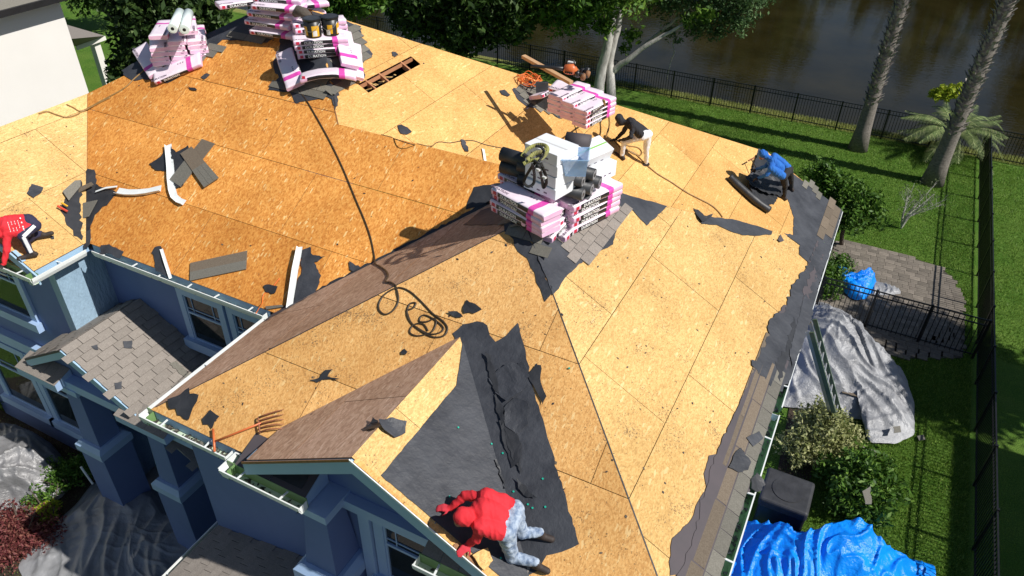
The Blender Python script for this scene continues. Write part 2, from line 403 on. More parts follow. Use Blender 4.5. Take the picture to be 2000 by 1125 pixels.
sheathing('GL', -5.7, OSB_B, 7)
sheathing('GR', -1.7-1.064*3, OSB_P, 8)
for f in ('F6', 'F7', 'FK'):
    P = [Vector((x, y, fz(f, x, y))) for x, y in POLY[f]]; b = MB().prism(P, (0, 0, -.014)); hb(b, 'rear_roof_deck', OSB_Y)
# rafters seen through the opening, and the dark attic floor below
b = MB(); x0, x1, y0, y1, z0 = -8.9, -7.8, 10.2, 12.6, .9
b.add([(x0, y0, z0), (x1, y0, z0), (x1, y1, z0), (x0, y1, z0), (x0, y0, fz('F2', x0, 0)-.03), (x1, y0, fz('F2', x1, 0)-.03), (x1, y1, fz('F2', x1, 0)-.03), (x0, y1, fz('F2', x0, 0)-.03)], [(0, 1, 2, 3), (0, 4, 5, 1), (1, 5, 6, 2), (2, 6, 7, 3), (3, 7, 4, 0)]); hb(b, 'attic_interior', DARKIN, fix=False)
for y in (10.80, 11.22, 11.95):
    b = MB(); a = Vector((-9.2, y, fz('F2', -9.2, y)-.06)); c = Vector((-7.6, y, fz('F2', -7.6, y)-.06)); b.bar(a, c, .04, .09); hb(b, 'rafter', WOODR)
b = MB(); a = Vector((-8.44, 10.5, fz('F2', -8.44, 10.5)-.05)); c = Vector((-8.44, 12.35, fz('F2', -8.44, 12.35)-.05)); b.bar(a, c, .03, .06); hb(b, 'blocking', WOODR)
for i in range(9):
    y = 10.7+random.random()*1.3; a = Vector((-8.3, y, fz('F2', -8.3, y)-.02)); c = a+Vector((random.uniform(-.16, -.04), random.uniform(-.1, .1), random.uniform(-.05, .07)))
    hb(MB().bar(a, c, .03, .008), 'splinter', OSB_P)
# bright sun-bleached ridge joints: dark gaps read at the hips already
def wall(x0, x1, y0, y1, z0, z1, m=WALL, name='wall'):
    b = MB().box((x0, y0, z0), (x1, y1, z1)); return hb(b, name, m)
GB = GZ-.1
wall(-15.7, -11.702, 5.8, 6.0, GB, -.12); wall(-11.7, -11.5, 5.8, 6.85, GB, -.12, STUC_LIT)
wall(-11.498, -6.85, 6.7, 6.85, GB, -.12)
wall(-6.98, -6.85, 4.5, 6.698, GB, -.12); wall(-6.98, -.35, 4.35, 4.498, GB, -.1)
wall(-.5, -.35, 4.5, 11.95, GB, -.1); wall(-6, -.352, 11.952, 12.1, GB, -.1)
wall(-.5, -.35, 12.102, 18.9, GB, -2.8); hb(MB().prism([(-15.7, 18.902, GB), (-.352, 18.902, GB), (-.352, 18.902, -2.68), (-2.3, 18.902, -1.62), (-15.7, 18.902, -1.62)], (0, .14, 0)), 'wall', WALL); wall(-15.85, -15.702, 5.8, 19.04, GB, -.1)
# left wing gable and front gable walls (triangles)
def gable_wall(xl, xr, xa, y, zb, za, m=WALL, t=.14):
    b = MB().prism([(xl, y, zb), (xr, y, zb), (xa, y, za)], (0, t, 0)); return hb(b, 'gable_wall', m)
gable_wall(-15.7, -11.5, -13.6, 5.82, -.118, 1.1); gable_wall(-5.6, -1.8, -3.7, 4.33, -.098, .97)
# soffits
for (x0, x1, y0, y1) in ((-11.5, -6.86, 6.39, 6.698), (-7.14, -6.99, 4.1, 6.39), (-11.498, -11.25, 5.42, 6.39), (-7.14, -5.7, 4.1, 4.34), (-.34, -.08, 4.1, 12.3), (-1.7, -.08, 4.1, 4.34), (-5, -.08, 12.11, 12.38)):
    hb(MB().box((x0, y0, -.115), (x1, y1, -.10)), 'soffit', TRIM)
# fascia boards along the eaves
def fascia(p, q, h=.15, t=.022, m=FASC, dz=-.02):
    p = Vector(p); q = Vector(q); return hb(MB().bar(p+Vector((0, 0, dz-h/2)), q+Vector((0, 0, dz-h/2)), t, h), 'fascia', m)
fascia((-11.14, 6.405, .055), (-7.25, 6.405, .055)); fascia((-7.12, 4.1, .055), (-7.12, 6.37, .055)); fascia((-7.1, 4.1, .055), (-5.75, 4.1, .055))
fascia((-.09, 4.1, .055), (-.09, 12.37, .055)); fascia((-.09, 12.4, -2.72), (-.09, 19.2, -2.72)); fascia((-11.265, 5.42, .055), (-11.265, 6.38, .055))
fascia((-5.34, 3.93, .26), (-5.34, 4.10, .26)); fascia((-1.72, 3.93, .055), (-1.72, 4.08, .055))
# gutters: open trough, outer lip white, green painted back, hangers across
def gutter(p, q, inward, caps=(1, 1), hang=.62, gaps=(), litter=.5, w=.135, h=.115, seed=0, dark=False, inner=None):
    p = Vector(p); q = Vector(q); n = Vector(inward); d = (q-p); L = d.length; d.normalize(); z = Vector((0, 0, 1))
    r = random.Random(seed)
    b = MB(); t = .008
    def strip(o0, o1, m):   # thin wall between two profile offsets
        (a0, c0), (a1, c1) = o0, o1
        e = Vector((0, 0, 0)); A = n*a0+z*c0; B = n*a1+z*c1; nn = (B-A).cross(d).normalized()*t
        b.add([p+A, p+B, q+B, q+A, p+A+nn, p+B+nn, q+B+nn, q+A+nn], [(0, 1, 2, 3)[::-1], (4, 5, 6, 7), (0, 1, 5, 4), (1, 2, 6, 5), (2, 3, 7, 6), (3, 0, 4, 7)], m)
    strip((0, 0), (.004, -.045), 0); strip((.004, -.045), (.035, -h), 0); strip((.035, -h), (w, -h), 1); 
    o = hb(b, 'gutter', [inner or WHITE, inner or GUT_IN])
    g = MB(); g.add([p+n*w+z*.035, p+n*w-z*h, q+n*w-z*h, q+n*w+z*.035, p+n*(w+.01)+z*.035, p+n*(w+.01)-z*h, q+n*(w+.01)-z*h, q+n*(w+.01)+z*.035],
                    [(0, 1, 2, 3)[::-1], (4, 5, 6, 7), (0, 1, 5, 4), (1, 2, 6, 5), (2, 3, 7, 6), (3, 0, 4, 7)])
    g.build('gutter_back', GUT_GR, o)
    MB().bar(p+z*.004, q+z*.004, .016, .014).build('gutter_lip', WHITE, o)
    for c, e in zip(caps, (p, q)):
        if c: MB().prism([e, e+n*w, e+n*w-z*h, e+n*.035-z*h], d*(.006 if e is p else -.006)).build('end_cap', WHITE, o)
    k = max(1, int(L/hang)); base = None
    for i in range(k):
        c = p+d*((i+.5)*L/k+r.uniform(-.05, .05))
        if base is None:
            hm = MB().bar((0, 0, 0), n*(w), .022, .012); base = hm.mesh('hanger', WHITE)
        x = D.objects.new('hanger', base); link(x, o); x.location = c+z*.006; x.rotation_euler = (0, 0, r.uniform(-.12, .12))
    if litter:
        lm = MB()
        m = int(L*60*litter)
        for i in range(m):
            c = p+d*(r.random()*L)+n*(.03+r.random()*(w-.05))-z*(h-.012-r.random()*.012); a = r.uniform(0, 6); s = r.uniform(.015, .05)
            u = Vector((cos(a), sin(a), r.uniform(-.3, .3)))*s; v = Vector((-sin(a), cos(a), r.uniform(-.3, .3)))*s*.5
            lm.add([c-u, c+v, c+u, c-v], [(0, 1, 2, 3)], r.choice((0, 0, 1)))
        x = lm.build('gutter_litter', [LITTER, SH_G], o, fix=False); tag(x, kind='stuff')
    return o
gutter((-11.02, 6.28, 0), (-7.30, 6.28, 0), (0, 1, 0), (0, 1), seed=1, litter=.8)
gutter((-11.14, 5.27, 0), (-11.14, 6.26, 0), (-1, 0, 0), (0, 0), 5, seed=2, litter=.06)
gutter((-13.3, 5.26, 0), (-11.16, 5.26, 0), (0, 1, 0), (1, 0), seed=3, litter=1.2)
gutter((-7.25, 3.97, 0), (-7.25, 6.25, 0), (1, 0, 0), (0, 1), 5, seed=4, litter=.2)
gutter((-7.24, 3.96, 0), (-5.78, 3.96, 0), (0, 1, 0), (0, 1), .6, seed=5, litter=1.3)
gutter((-5.72, 3.79, 0), (-5.72, 4.30, 0), (1, 0, 0), (1, 1), .5, seed=6, litter=.1)
gutter((-5.70, 3.78, 0), (-4.50, 3.78, 0), (0, 1, 0), (0, 1), .55, seed=7, litter=.5)
gutter((-2.98, 3.78, 0), (-1.80, 3.78, 0), (0, 1, 0), (1, 0), .5, seed=8, litter=.2)
gutter((-1.66, 3.74, 0), (-1.66, 4.12, 0), (-1, 0, 0), (1, 1), .5, seed=9, litter=.1)
gutter((.03, 3.9, 0), (.03, 7.86, 0), (-1, 0, 0), (0, 1), .9, seed=10, litter=.28, inner=GUT_GR)
gutter((.03, 8.02, 0), (.03, 12.52, 0), (-1, 0, 0), (0, 1), .9, seed=11, litter=.28, inner=GUT_GR)
gutter((.04, 12.56, -2.77), (.04, 19.35, -2.77), (-1, 0, 0), (1, 1), .9, seed=12, litter=.4, inner=GUT_GR)
# rake boards
def rake(p, q, w=.2, t=.03, m=FASC, name='rake_board'):
    p = Vector(p); q = Vector(q); return hb(MB().prism([p, q, q-Vector((0, 0, w)), p-Vector((0, 0, w))], (0, -t, 0)), name, m)
rake((-5.36, 3.895, .225), (-3.70, 3.895, 1.155)); rake((-3.70, 3.895, 1.155), (-1.62, 3.895, -.01))
rake((-5.36, 3.862, .255), (-3.70, 3.862, 1.185), .035, .012, OSB_EDGE, 'drip_strip'); rake((-3.70, 3.862, 1.185), (-1.62, 3.862, .02), .03, .012, WHITE, 'drip_strip')
rake((-13.64, 5.395, 1.38), (-11.16, 5.395, 0), .17); rake((-16.1, 5.395, 0), (-13.64, 5.395, 1.38), .17)
for i in range(7):  # raw edge boards of the gable rake, slightly stepped
    a = i/7; b_ = (i+1)/7; x0 = -3.66+a*2.0; x1 = -3.66+b_*2.0-.01; dz = random.uniform(-.006, .01)
    hb(MB().prism([(x0, 3.87, fz('GR', x0, 0)+dz), (x1, 3.87, fz('GR', x1, 0)+dz), (x1, 3.93, fz('GR', x1, 0)+dz), (x0, 3.93, fz('GR', x0, 0)+dz)], (0, 0, -.02)), 'rake_strip', OSB_Y if i != 4 else OSB_EDGE)
# boxed eave returns (pents) at both sides of the gable and of the left wing
def pent(x0, x1, y0, y1, z, rise, m, tabs=None, wm=TRIM):
    hb(MB().prism([(x0, y0, z), (x0, y1, z+rise), (x0, y1, z-.14), (x0, y0, z-.14)], (x1-x0, 0, 0)), 'eave_return', wm)
    n = tabs or max(2, int((x1-x0)/.3)); r = random.Random(int(x0*100)); k = (x1-x0)/n
    for i in range(n):
        a = x0+k*i+.003; c = x0+k*(i+1)-.003; d = r.uniform(.004, .009)
        hb(MB().prism([(a, y0-.012, z+d), (c, y0-.012, z+d), (c, y1-.002, z+rise+d), (a, y1-.002, z+rise+d)], (0, 0, .006)), 'shingle', m)
pent(-5.58, -4.52, 3.93, 4.32, .02, .16, FELTP, 2); pent(-2.96, -1.82, 3.93, 4.32, .02, .16, SH_T, 5)
hb(MB().prism([(-5.25, 3.98, .055), (-4.62, 3.98, .055), (-4.62, 4.22, .16), (-5.25, 4.22, .16)], (0, 0, .01)), 'felt_strip', FELT2)
pent(-13.2, -11.3, 5.40, 5.79, .0, .02, OSB_O, 3)
# window builder: box frame, sill, sash rails, muntins and a pane
def window(x0, x1, z0, z1, y, fw=.13, sash=True, muntins=True, double=False, sill=True):
    f = MB(); e = .05
    f.box((x0-fw, y-e, z0-fw*.2), (x0, y, z1+fw)); f.box((x1, y-e, z0-fw*.2), (x1+fw, y, z1+fw)); f.box((x0, y-e, z1), (x1, y, z1+fw)); 
    o = hb(f, 'window', TRIM); 
    MB().box((x0, y-.012, z0), (x1, y-.004, z1)).build('pane', GLASS, o)
    s = MB(); t = .028
    s.box((x0, y-.035, z0), (x0+t, y-.013, z1)); s.box((x1-t, y-.035, z0), (x1, y-.013, z1)); s.box((x0+t, y-.035, z0), (x1-t, y-.013, z0+t)); s.box((x0+t, y-.035, z1-t), (x1-t, y-.013, z1))
    zm = z0+(z1-z0)*.60; s.box((x0+t, y-.04, zm), (x1-t, y-.013, zm+.04)); s.build('sash', TRIM, o)
    if muntins:
        q = MB(); wd = x1-x0
        for xx in (x0+wd*.2, x1-wd*.2): q.box((xx-.007, y-.025, zm+.041), (xx+.007, y-.013, z1-t-.001))
        q.box((x0+t+.001, y-.0255, zm+.2*(z1-zm)+.02), (x1-t-.001, y-.0125, zm+.2*(z1-zm)+.034)); q.build('muntin', TRIM, o)
    if sill: MB().box((x0-fw-.06, y-.13, z0-.19), (x1+fw+.06, y, z0-.001)).build('sill', TRIM, o)
    return o
window(-9.55, -8.75, -1.60, -.62, 6.70); window(-8.42, -7.75, -1.60, -.62, 6.70)
window(-13.75, -12.75, -1.75, -.45, 5.80, .16); 
window(-15.1, -13.85, -4.75, -3.1, 5.80, .16); window(-13.5, -12.45, -4.75, -3.1, 5.80, .16)
window(-3.78, -2.95, -1.5, -.38, 4.35, .14); window(-2.6, -1.8, -1.5, -.38, 4.35, .14, sill=False)
hb(MB().box((-15.4, 5.66, -2.62), (-12.2, 5.798, -2.48)), 'belt_course', TRIM)
hb(MB().box((-15.4, 5.70, -2.80), (-12.2, 5.798, -2.625)), 'belt_course', TRIM)
# gable frieze, cap and base of the tapered corner column
hb(MB().box((-4.75, 4.22, -.33), (-1.5, 4.349, -.18)), 'frieze_board', TRIM)
hb(MB().box((-4.10, 4.26, -2.2), (-3.94, 4.348, -.331)), 'corner_trim', TRIM)
def column(cx, cy, zt, zb, zg, wt, wb, name='porch_column'):
    b = MB(); a = wt/2; c = wb/2
    b.add([(cx-c, cy-c, zb), (cx+c, cy-c, zb), (cx+c, cy+c, zb), (cx-c, cy+c, zb), (cx-a, cy-a, zt), (cx+a, cy-a, zt), (cx+a, cy+a, zt), (cx-a, cy+a, zt)],
          [(0, 3, 2, 1), (4, 5, 6, 7), (0, 1, 5, 4), (1, 2, 6, 5), (2, 3, 7, 6), (3, 0, 4, 7)])
    o = hb(b, name, WALL); e = .08
    MB().box((cx-a-e, cy-a-e, zt-.12), (cx+a+e, cy+a+e, zt+.005)).build('capital', TRIM, o)
    pl = MB(); k = c+.12; k2 = c+.05
    pl.add([(cx-k, cy-k, zb-.02), (cx+k, cy-k, zb-.02), (cx+k, cy+k, zb-.02), (cx-k, cy+k, zb-.02), (cx-k2, cy-k2, zb+.06), (cx+k2, cy-k2, zb+.06), (cx+k2, cy+k2, zb+.06), (cx-k2, cy+k2, zb+.06)],
           [(0, 3, 2, 1), (4, 5, 6, 7), (0, 1, 5, 4), (1, 2, 6, 5), (2, 3, 7, 6), (3, 0, 4, 7)])
    pl.box((cx-k, cy-k, zb-.17), (cx+k, cy+k, zb-.021)); pl.build('plinth_cap', TRIM, o)
    MB().box((cx-c-.08, cy-c-.08, zg), (cx+c+.08, cy+c+.08, zb-.171)).build('pedestal', WALL, o)
    return o
column(-4.47, 4.12, -.14, -1.32, -2.6, .30, .48)
C1X, C2X = -10.98, -8.98
column(-11.24, 5.36, -2.26, -3.74, GB, .36, .46); column(-9.24, 5.36, -2.26, -3.74, GB, .36, .46)
hb(MB().box((-12.3, 5.12, -2.27), (-6.99, 5.42, -2.08)), 'porch_beam', TRIM)
hb(MB().box((-12.2, 5.3, GB), (-6.99, 6.69, GZ+.12)), 'porch_floor', CONC)
# porch gable: deck slopes, gable wall, rake boards, returns
porch = hb(MB().prism([(-10.8, 5.1, -1.175), (-10.8, 6.69, -1.175), (-6.99, 6.69, fz('PR', -6.99, 0)-.015), (-6.99, 5.1, fz('PR', -6.99, 0)-.015)], (0, 0, -.03)), 'porch_roof', SH_T)
MB().prism([(-12.05, 5.1, fz('PL', -12.05, 0)-.015), (-12.05, 5.79, fz('PL', -12.05, 0)-.015), (-11.49, 5.79, fz('PL', -11.49, 0)-.015), (-11.49, 6.69, fz('PL', -11.49, 0)-.015), (-10.8, 6.69, -1.175), (-10.8, 5.1, -1.175)], (0, 0, -.03)).build('deck', SH_T, porch)
gable_wall(-12.0, -9.3, -10.8, 5.30, -2.08, -1.28)
hb(MB().prism([(-9.3, 5.30, -2.08), (-6.99, 5.30, -2.08), (-6.99, 5.30, -3.3), (-9.3, 5.30, -2.2)], (0, .1, 0)), 'wall', WALL)
rake((-12.05, 5.095, -1.89), (-10.8, 5.095, -1.19), .17); rake((-10.8, 5.095, -1.19), (-9.05, 5.095, -2.17), .17)
hb(MB().prism([(-12.05, 5.09, -1.87), (-10.8, 5.09, -1.165), (-10.8, 5.09, -1.21), (-12.05, 5.09, -1.915)], (0, -.035, 0)), 'drip_strip', FELTP)
pent(-12.25, -11.2, 4.95, 5.29, -2.06, .12, SH_T, 5); pent(-9.75, -8.6, 4.95, 5.29, -2.06, .12, SH_T, 5)
# garage roof (lower right of the porch) with its green gutter
gd = hb(MB().prism([(-7.0, 2.2, fz('GA', -7.0, 0)), (-1.2, 2.2, fz('GA', -1.2, 0)), (-1.2, 4.34, fz('GA', -1.2, 0)), (-7.0, 4.34, fz('GA', -7.0, 0))], (0, 0, -.05)), 'garage_roof', SH_T)
gutter((-7.1, 2.2, -2.6), (-7.1, 4.75, -2.6), (1, 0, 0), (0, 1), 3, seed=14, litter=.3)
wall(-6.85, -1, 2.3, 4.34, GB, -2.62)
# ------------------------------------------------------------------ shingles
def shingle_mesh(n, m, w, h, t=.007):
    out = []
    for i in range(n):
        r = random.Random(i*7+int(w*100)); ww = w*r.uniform(.975, 1.0)/2-.003; hh = h/2-.002
        b = MB(); b.add([(-ww, -hh, 0), (ww, -hh, 0), (ww, hh, -.004), (-ww, hh, -.004), (-ww, -hh, t), (ww, -hh, t*r.uniform(.8, 1.3)), (ww, hh, .001), (-ww, hh, .001)],
                        [(0, 3, 2, 1), (4, 5, 6, 7), (0, 1, 5, 4), (1, 2, 6, 5), (2, 3, 7, 6), (3, 0, 4, 7)])
        out.append(b.mesh('shingle', m))
    return out
SHM = {}
def shingles(f, region, m, w=.30, h=.145, parent=None, lift=.012, jitter=.0, seed=0, skip=0, px=True):
    """lay tabs in courses over the region (pixel polygon on face f, or plan polygon)"""
    parent = parent or house; a, b_, c = FA[f]; nrm = fn(f)
    upv = Vector((-(-a), b_, 0)) if 0 else Vector((a, b_, 0)); upv = upv.normalized(); upv = (upv+Vector((0, 0, a*upv.x+b_*upv.y))).normalized()
    eave = upv.cross(nrm).normalized()
    P = [on(x, y, f) for x, y in region] if px else [Vector((x, y, fz(f, x, y))) for x, y in region]
    o = P[0]; uv = [((p-o).dot(eave), (p-o).dot(upv)) for p in P]
    key = (m.name, w, h)
    if key not in SHM: SHM[key] = shingle_mesh(5, m, w, h)
    r = random.Random(seed); v = floor(min(q[1] for q in uv)/h)*h; k = 0; out = []
    base = Matrix((eave, upv, nrm)).transposed().to_4x4()
    while v < max(q[1] for q in uv):
        u = min(q[0] for q in uv)-w+(k % 3)*w*.37
        while u < max(q[0] for q in uv)+w:
            if inpoly(u, v+h/2, uv) and r.random() >= skip:
                x = D.objects.new('shingle', r.choice(SHM[key])); link(x, parent)
                p = o+eave*(u+r.uniform(-jitter, jitter))+upv*(v+h/2+r.uniform(-jitter, jitter))+nrm*(lift+r.uniform(0, .002))
                x.matrix_basis = Matrix.Translation(p)@base@Matrix.Rotation(r.uniform(-jitter, jitter)*2, 4, 'Z'); out.append(x)
            u += w
        v += h; k += 1
    return out
shingles('PR', [(-10.8, 5.12), (-7.5, 5.12), (-7.5, 6.66), (-10.8, 6.66)], SH_T, .31, .15, porch, .004, px=False, seed=3)
shingles('PL', [(-12.02, 5.12), (-10.8, 5.12), (-10.8, 6.66), (-11.45, 6.66), (-11.5, 5.78), (-12.02, 5.78)], SH_T, .31, .15, porch, .004, px=False, seed=4)
shingles('GA', [(-6.98, 3.2), (-5.0, 3.2), (-5.0, 4.33), (-6.98, 4.33)], SH_T, .27, .15, gd, .006, px=False, seed=5)
# right eave: two worn courses left along the gutter
shingles('F4', [(-.07, 4.6), (-.07, 8.7), (-.20, 8.5), (-.20, 4.6)], SH_G, .30, .17, lift=.016, px=False, seed=6)
shingles('F4', [(-.23, 4.6), (-.23, 8.3), (-.36, 8.3), (-.36, 4.6)], SH_B, .9, .17, lift=.014, px=False, seed=7)
shingles('F4', [(-.37, 6.9), (-.37, 8.9), (-.44, 8.9), (-.46, 6.9)], SH_B, .9, .12, lift=.012, px=False, seed=27)
shingles('F2', [(1620, 386), (1644, 412), (1622, 474), (1594, 466)], SH_B, .55, .2, lift=.016, seed=8)
shingles('F2', [(1566, 362), (1576, 352), (1612, 384), (1598, 388)], SH_G, .4, .15, lift=.016, seed=9)
# patches left under the stacks
shingles('F4', [(1040, 440), (1090, 385), (1165, 376), (1228, 404), (1200, 450), (1168, 488), (1132, 518), (1085, 482)], SH_T, .24, .15, lift=.016, seed=10)
shingles('F3', [(1000, 440), (1030, 425), (1062, 470), (1085, 480), (1120, 505), (1070, 495), (1030, 490), (1010, 465)], SH_G, .26, .16, lift=.016, seed=11)
shingles('F5', [(975, 440), (1020, 400), (1035, 425), (1000, 445)], SH_G, .26, .16, lift=.016, seed=12)
shingles('F1', [(560, 150), (640, 150), (650, 188), (600, 190), (562, 178), (530, 170), (545, 155)], SH_G, .42, .15, lift=.016, seed=13)
shingles('F1', [(325, 150), (400, 90), (440, 80), (425, 95), (385, 125), (345, 158), (300, 152)], SH_G, .45, .16, lift=.016, seed=14, skip=.1)
shingles('F1', [(455, 62), (540, 68), (540, 84), (460, 82)], SH_G, .45, .16, lift=.016, seed=15)
shingles('F2', [(640, 40), (690, 45), (715, 75), (722, 100), (700, 150), (655, 190), (640, 120)], SH_G, .35, .16, lift=.016, seed=16)
shingles('F2', [(1010, 172), (1060, 165), (1165, 195), (1160, 215), (1135, 238), (1070, 222), (1020, 195)], SH_G, .22, .15, lift=.016, seed=17)
# ------------------------------------------------------------------ felt
def sheet(name, pts, m, parent=None, jag=.02, step=.07, lift=.006, t=.003, seed=0, h=None, smooth=False):
    """pts: 3D outline on one face. Edges get torn."""
    r = random.Random(seed); n = len(pts); out = []
    nrm = (Vector(pts[1])-Vector(pts[0])).cross(Vector(pts[2])-Vector(pts[1]))
    nrm = sum(((Vector(pts[i-1])-Vector(pts[0])).cross(Vector(pts[i])-Vector(pts[0])) for i in range(n)), Vector()).normalized()
    if nrm.z < 0: nrm = -nrm
    for i in range(n):
        a, c = Vector(pts[i]), Vector(pts[(i+1) % n]); L = (c-a).length; k = max(1, int(L/step)) if jag else 1
        side = (c-a).normalized().cross(nrm)
        for j in range(k):
            q = a.lerp(c, (j+(r.uniform(-.3, .3) if j else 0))/k)
            if j: q = q+side*r.uniform(-jag, jag)*(2 if r.random() < .12 else 1)
            out.append(q+nrm*lift)
    b = MB().prism(out, nrm*t); bm = bmesh.new(); me = b.mesh(name, m); bm.from_mesh(me)
    bmesh.ops.triangulate(bm, faces=[f for f in bm.faces if len(f.verts) > 4]); bm.to_mesh(me); bm.free()
    return link(D.objects.new(name, me), parent)
def felt(f, px, m=FELT, jag=.02, step=.07, lift=.006, seed=0, plan=False, name='underlayment'):
    lift += (seed % 7)*.0006; P = [Vector((x, y, fz(f, x, y))) for x, y in px] if plan else [on(x, y, f) for x, y in px]
    return sheet(name, P, m, house, jag, step, lift, seed=seed)
felt('F4', [(1079, 577), (1050, 500), (1019, 422), (1060, 380), (1191, 372), (1303, 403), (1263, 441), (1230, 407), (1217, 409), (1205, 440), (1197, 478), (1165, 495), (1130, 516), (1100, 548)], jag=.008, seed=1)
felt('F3', [(1064, 590), (1078, 574), (1050, 500), (1019, 422), (985, 440), (985, 452), (1003, 468), (1012, 492), (1030, 505), (1046, 540), (1056, 565)], jag=.02, seed=2)
felt('F5', [(985, 440), (1019, 422), (1075, 370), (1000, 392), (940, 412), (905, 440)], jag=.02, seed=3, m=FELT)
felt('F1', [(910, 410), (918, 385), (926, 366), (976, 358), (1060, 352), (1000, 392), (940, 404)], FELT2, jag=.01, seed=4)
felt('F4', [(1352, 409), (1366, 420), (1388, 424), (1435, 430), (1475, 441), (1508, 452), (1506, 459), (1480, 461), (1450, 460), (1425, 452), (1400, 440), (1370, 438)], jag=.006, seed=5)
felt('F4', [(1530, 456), (1560, 462), (1621, 479), (1622, 490), (1606, 530), (1600, 548), (1592, 538), (1588, 522), (1560, 497), (1562, 480)], jag=.012, seed=6)
felt('F4', [(1606, 530), (1588, 600), (1560, 690), (1545, 740), (1520, 765), (1475, 760), (1463, 748), (1475, 728), (1500, 722), (1525, 692), (1548, 640), (1551, 585), (1565, 572), (1583, 570), (1594, 540)], jag=.02, seed=7)
felt('F4', [(1384, 890), (1400, 887), (1413, 902), (1440, 880), (1500, 800), (1452, 900), (1415, 1000), (1372, 1125), (1308, 1125), (1306, 1098), (1312, 1052), (1350, 1014), (1364, 978), (1380, 955), (1374, 925)], FELTP, jag=.012, seed=8)
felt('F4', [(1520, 765), (1500, 800), (1440, 880), (1428, 872), (1442, 830), (1470, 760)], FELTP, jag=.01, seed=9)
felt('F2', [(1481, 290), (1645, 411), (1622, 482), (1548, 463), (1550, 425), (1537, 388), (1500, 365), (1460, 348), (1474, 318)], jag=.012, seed=10)
felt('F2', [(608, 22), (705, 52), (702, 78), (728, 106), (705, 124), (712, 152), (688, 166), (668, 162), (654, 216), (648, 180), (632, 90)], jag=.03, seed=11)
felt('F1', [(545, 60), (608, 22), (632, 90), (654, 200), (640, 190), (612, 196), (580, 203), (562, 180), (524, 176), (545, 152), (534, 128), (546, 92)], jag=.03, seed=12)
felt('F1', [(238, 138), (280, 114), (345, 96), (425, 57), (440, 70), (412, 98), (392, 110), (352, 150), (327, 163), (292, 156), (258, 157), (246, 150)], jag=.02, seed=13)
felt('F1', [(415, 62), (470, 36), (536, 10), (600, 25), (548, 66), (522, 84), (470, 80), (435, 78), (420, 92), (405, 96)], jag=.02, seed=14)
felt('F2', [(1000, 175), (1030, 158), (1170, 196), (1170, 212), (1160, 232), (1146, 240), (1118, 228), (1092, 232), (1062, 214), (1030, 210), (1010, 194)], jag=.015, seed=15)
# gable: felt on its right slope, and the valley strip lapping onto the next face
felt('GR', [(-3.66, 6.06), (-3.40, 5.45), (-3.40, 3.95), (-1.72, 3.95), (-1.72, 4.08)], jag=.004, seed=16, plan=True)
felt('F3', [(884, 652), (905, 634), (932, 628), (952, 636), (957, 655), (968, 668), (990, 655), (1012, 631), (1023, 672), (1045, 770), (1075, 870), (1100, 955), (1131, 1063), (1098, 1078), (1068, 1085), (1050, 1115), (1030, 1125), (1000, 1010), (950, 840), (915, 730)], jag=.01, seed=17)
felt('F1', [(-7.1, 6.4), (-6.9, 6.4), (-4.5, 8.8), (-4.2, 9.3), (-4.4, 9.2), (-6.8, 6.75)], FELT2, jag=.02, plan=True, seed=18)
felt('F5', [(-7.12, 6.33), (-6.6, 6.8), (-6.9, 6.4), (-7.08, 6.1)], FELTP, jag=.02, plan=True, seed=19)
# valley line left of the main roof: torn felt
felt('F1', [(172, 330), (185, 332), (190, 352), (184, 372), (192, 380), (170, 375), (160, 352)], jag=.02, seed=20)
felt('FL', [(120, 400), (158, 352), (158, 400), (160, 470), (130, 440)], FELT2, jag=.03, seed=21)
felt('F1', [(160, 352), (190, 360), (235, 375), (214, 395), (186, 420), (165, 470), (160, 440)], FELT2, jag=.03, seed=22)
felt('F1', [(160, 455), (178, 448), (176, 478), (166, 486), (161, 480)], jag=.015, seed=23)
felt('F4', [(-.07, 4.2), (-.07, 12.3), (-.24, 12.3), (-.26, 10.2), (-.40, 9.9), (-.47, 7.5), (-.52, 6.3), (-.42, 5.2), (-.46, 4.5)], FELTP, jag=.02, plan=True, seed=40, lift=.0105)
felt('F4', [(-.08, 8.2), (-.08, 12.3), (-.20, 12.3), (-.26, 11.2), (-.38, 10.6), (-.33, 9.9), (-.48, 9.5), (-.42, 8.9), (-.5, 8.3)], FELT, jag=.035, lift=.013, plan=True, seed=41)
felt('F4', [(-.09, 8.4), (-.09, 9.7), (-.2, 9.9), (-.17, 9.2), (-.24, 8.7)], FELT2, jag=.03, lift=.02, plan=True, seed=42)
felt('F4', [(-.09, 10.2), (-.09, 11.4), (-.16, 11.5), (-.2, 10.8)], FELTP, jag=.03, lift=.02, plan=True, seed=43)
for (a, c) in (((-3.61, 7.62), (-.1, 4.11)), ((-3.61, 7.62), (-7.1, 4.13))):
    hb(MB().bar((a[0], a[1], fz('F3', a[0], a[1])-.004), (c[0], c[1], fz('F3', c[0], c[1])-.006), .014, .012), 'hip_seam', FELT2)
for (a, c) in (((-11.24, 6.38), (-13.62, 8.76)), ((-8.03, 9.385), (-10.03, 11.38))):
    hb(MB().bar((a[0], a[1], fz('F1', a[0], a[1])-.004), (c[0], c[1], fz('F1', c[0], c[1])-.004), .02, .012), 'hip_seam', OSB_EDGE)
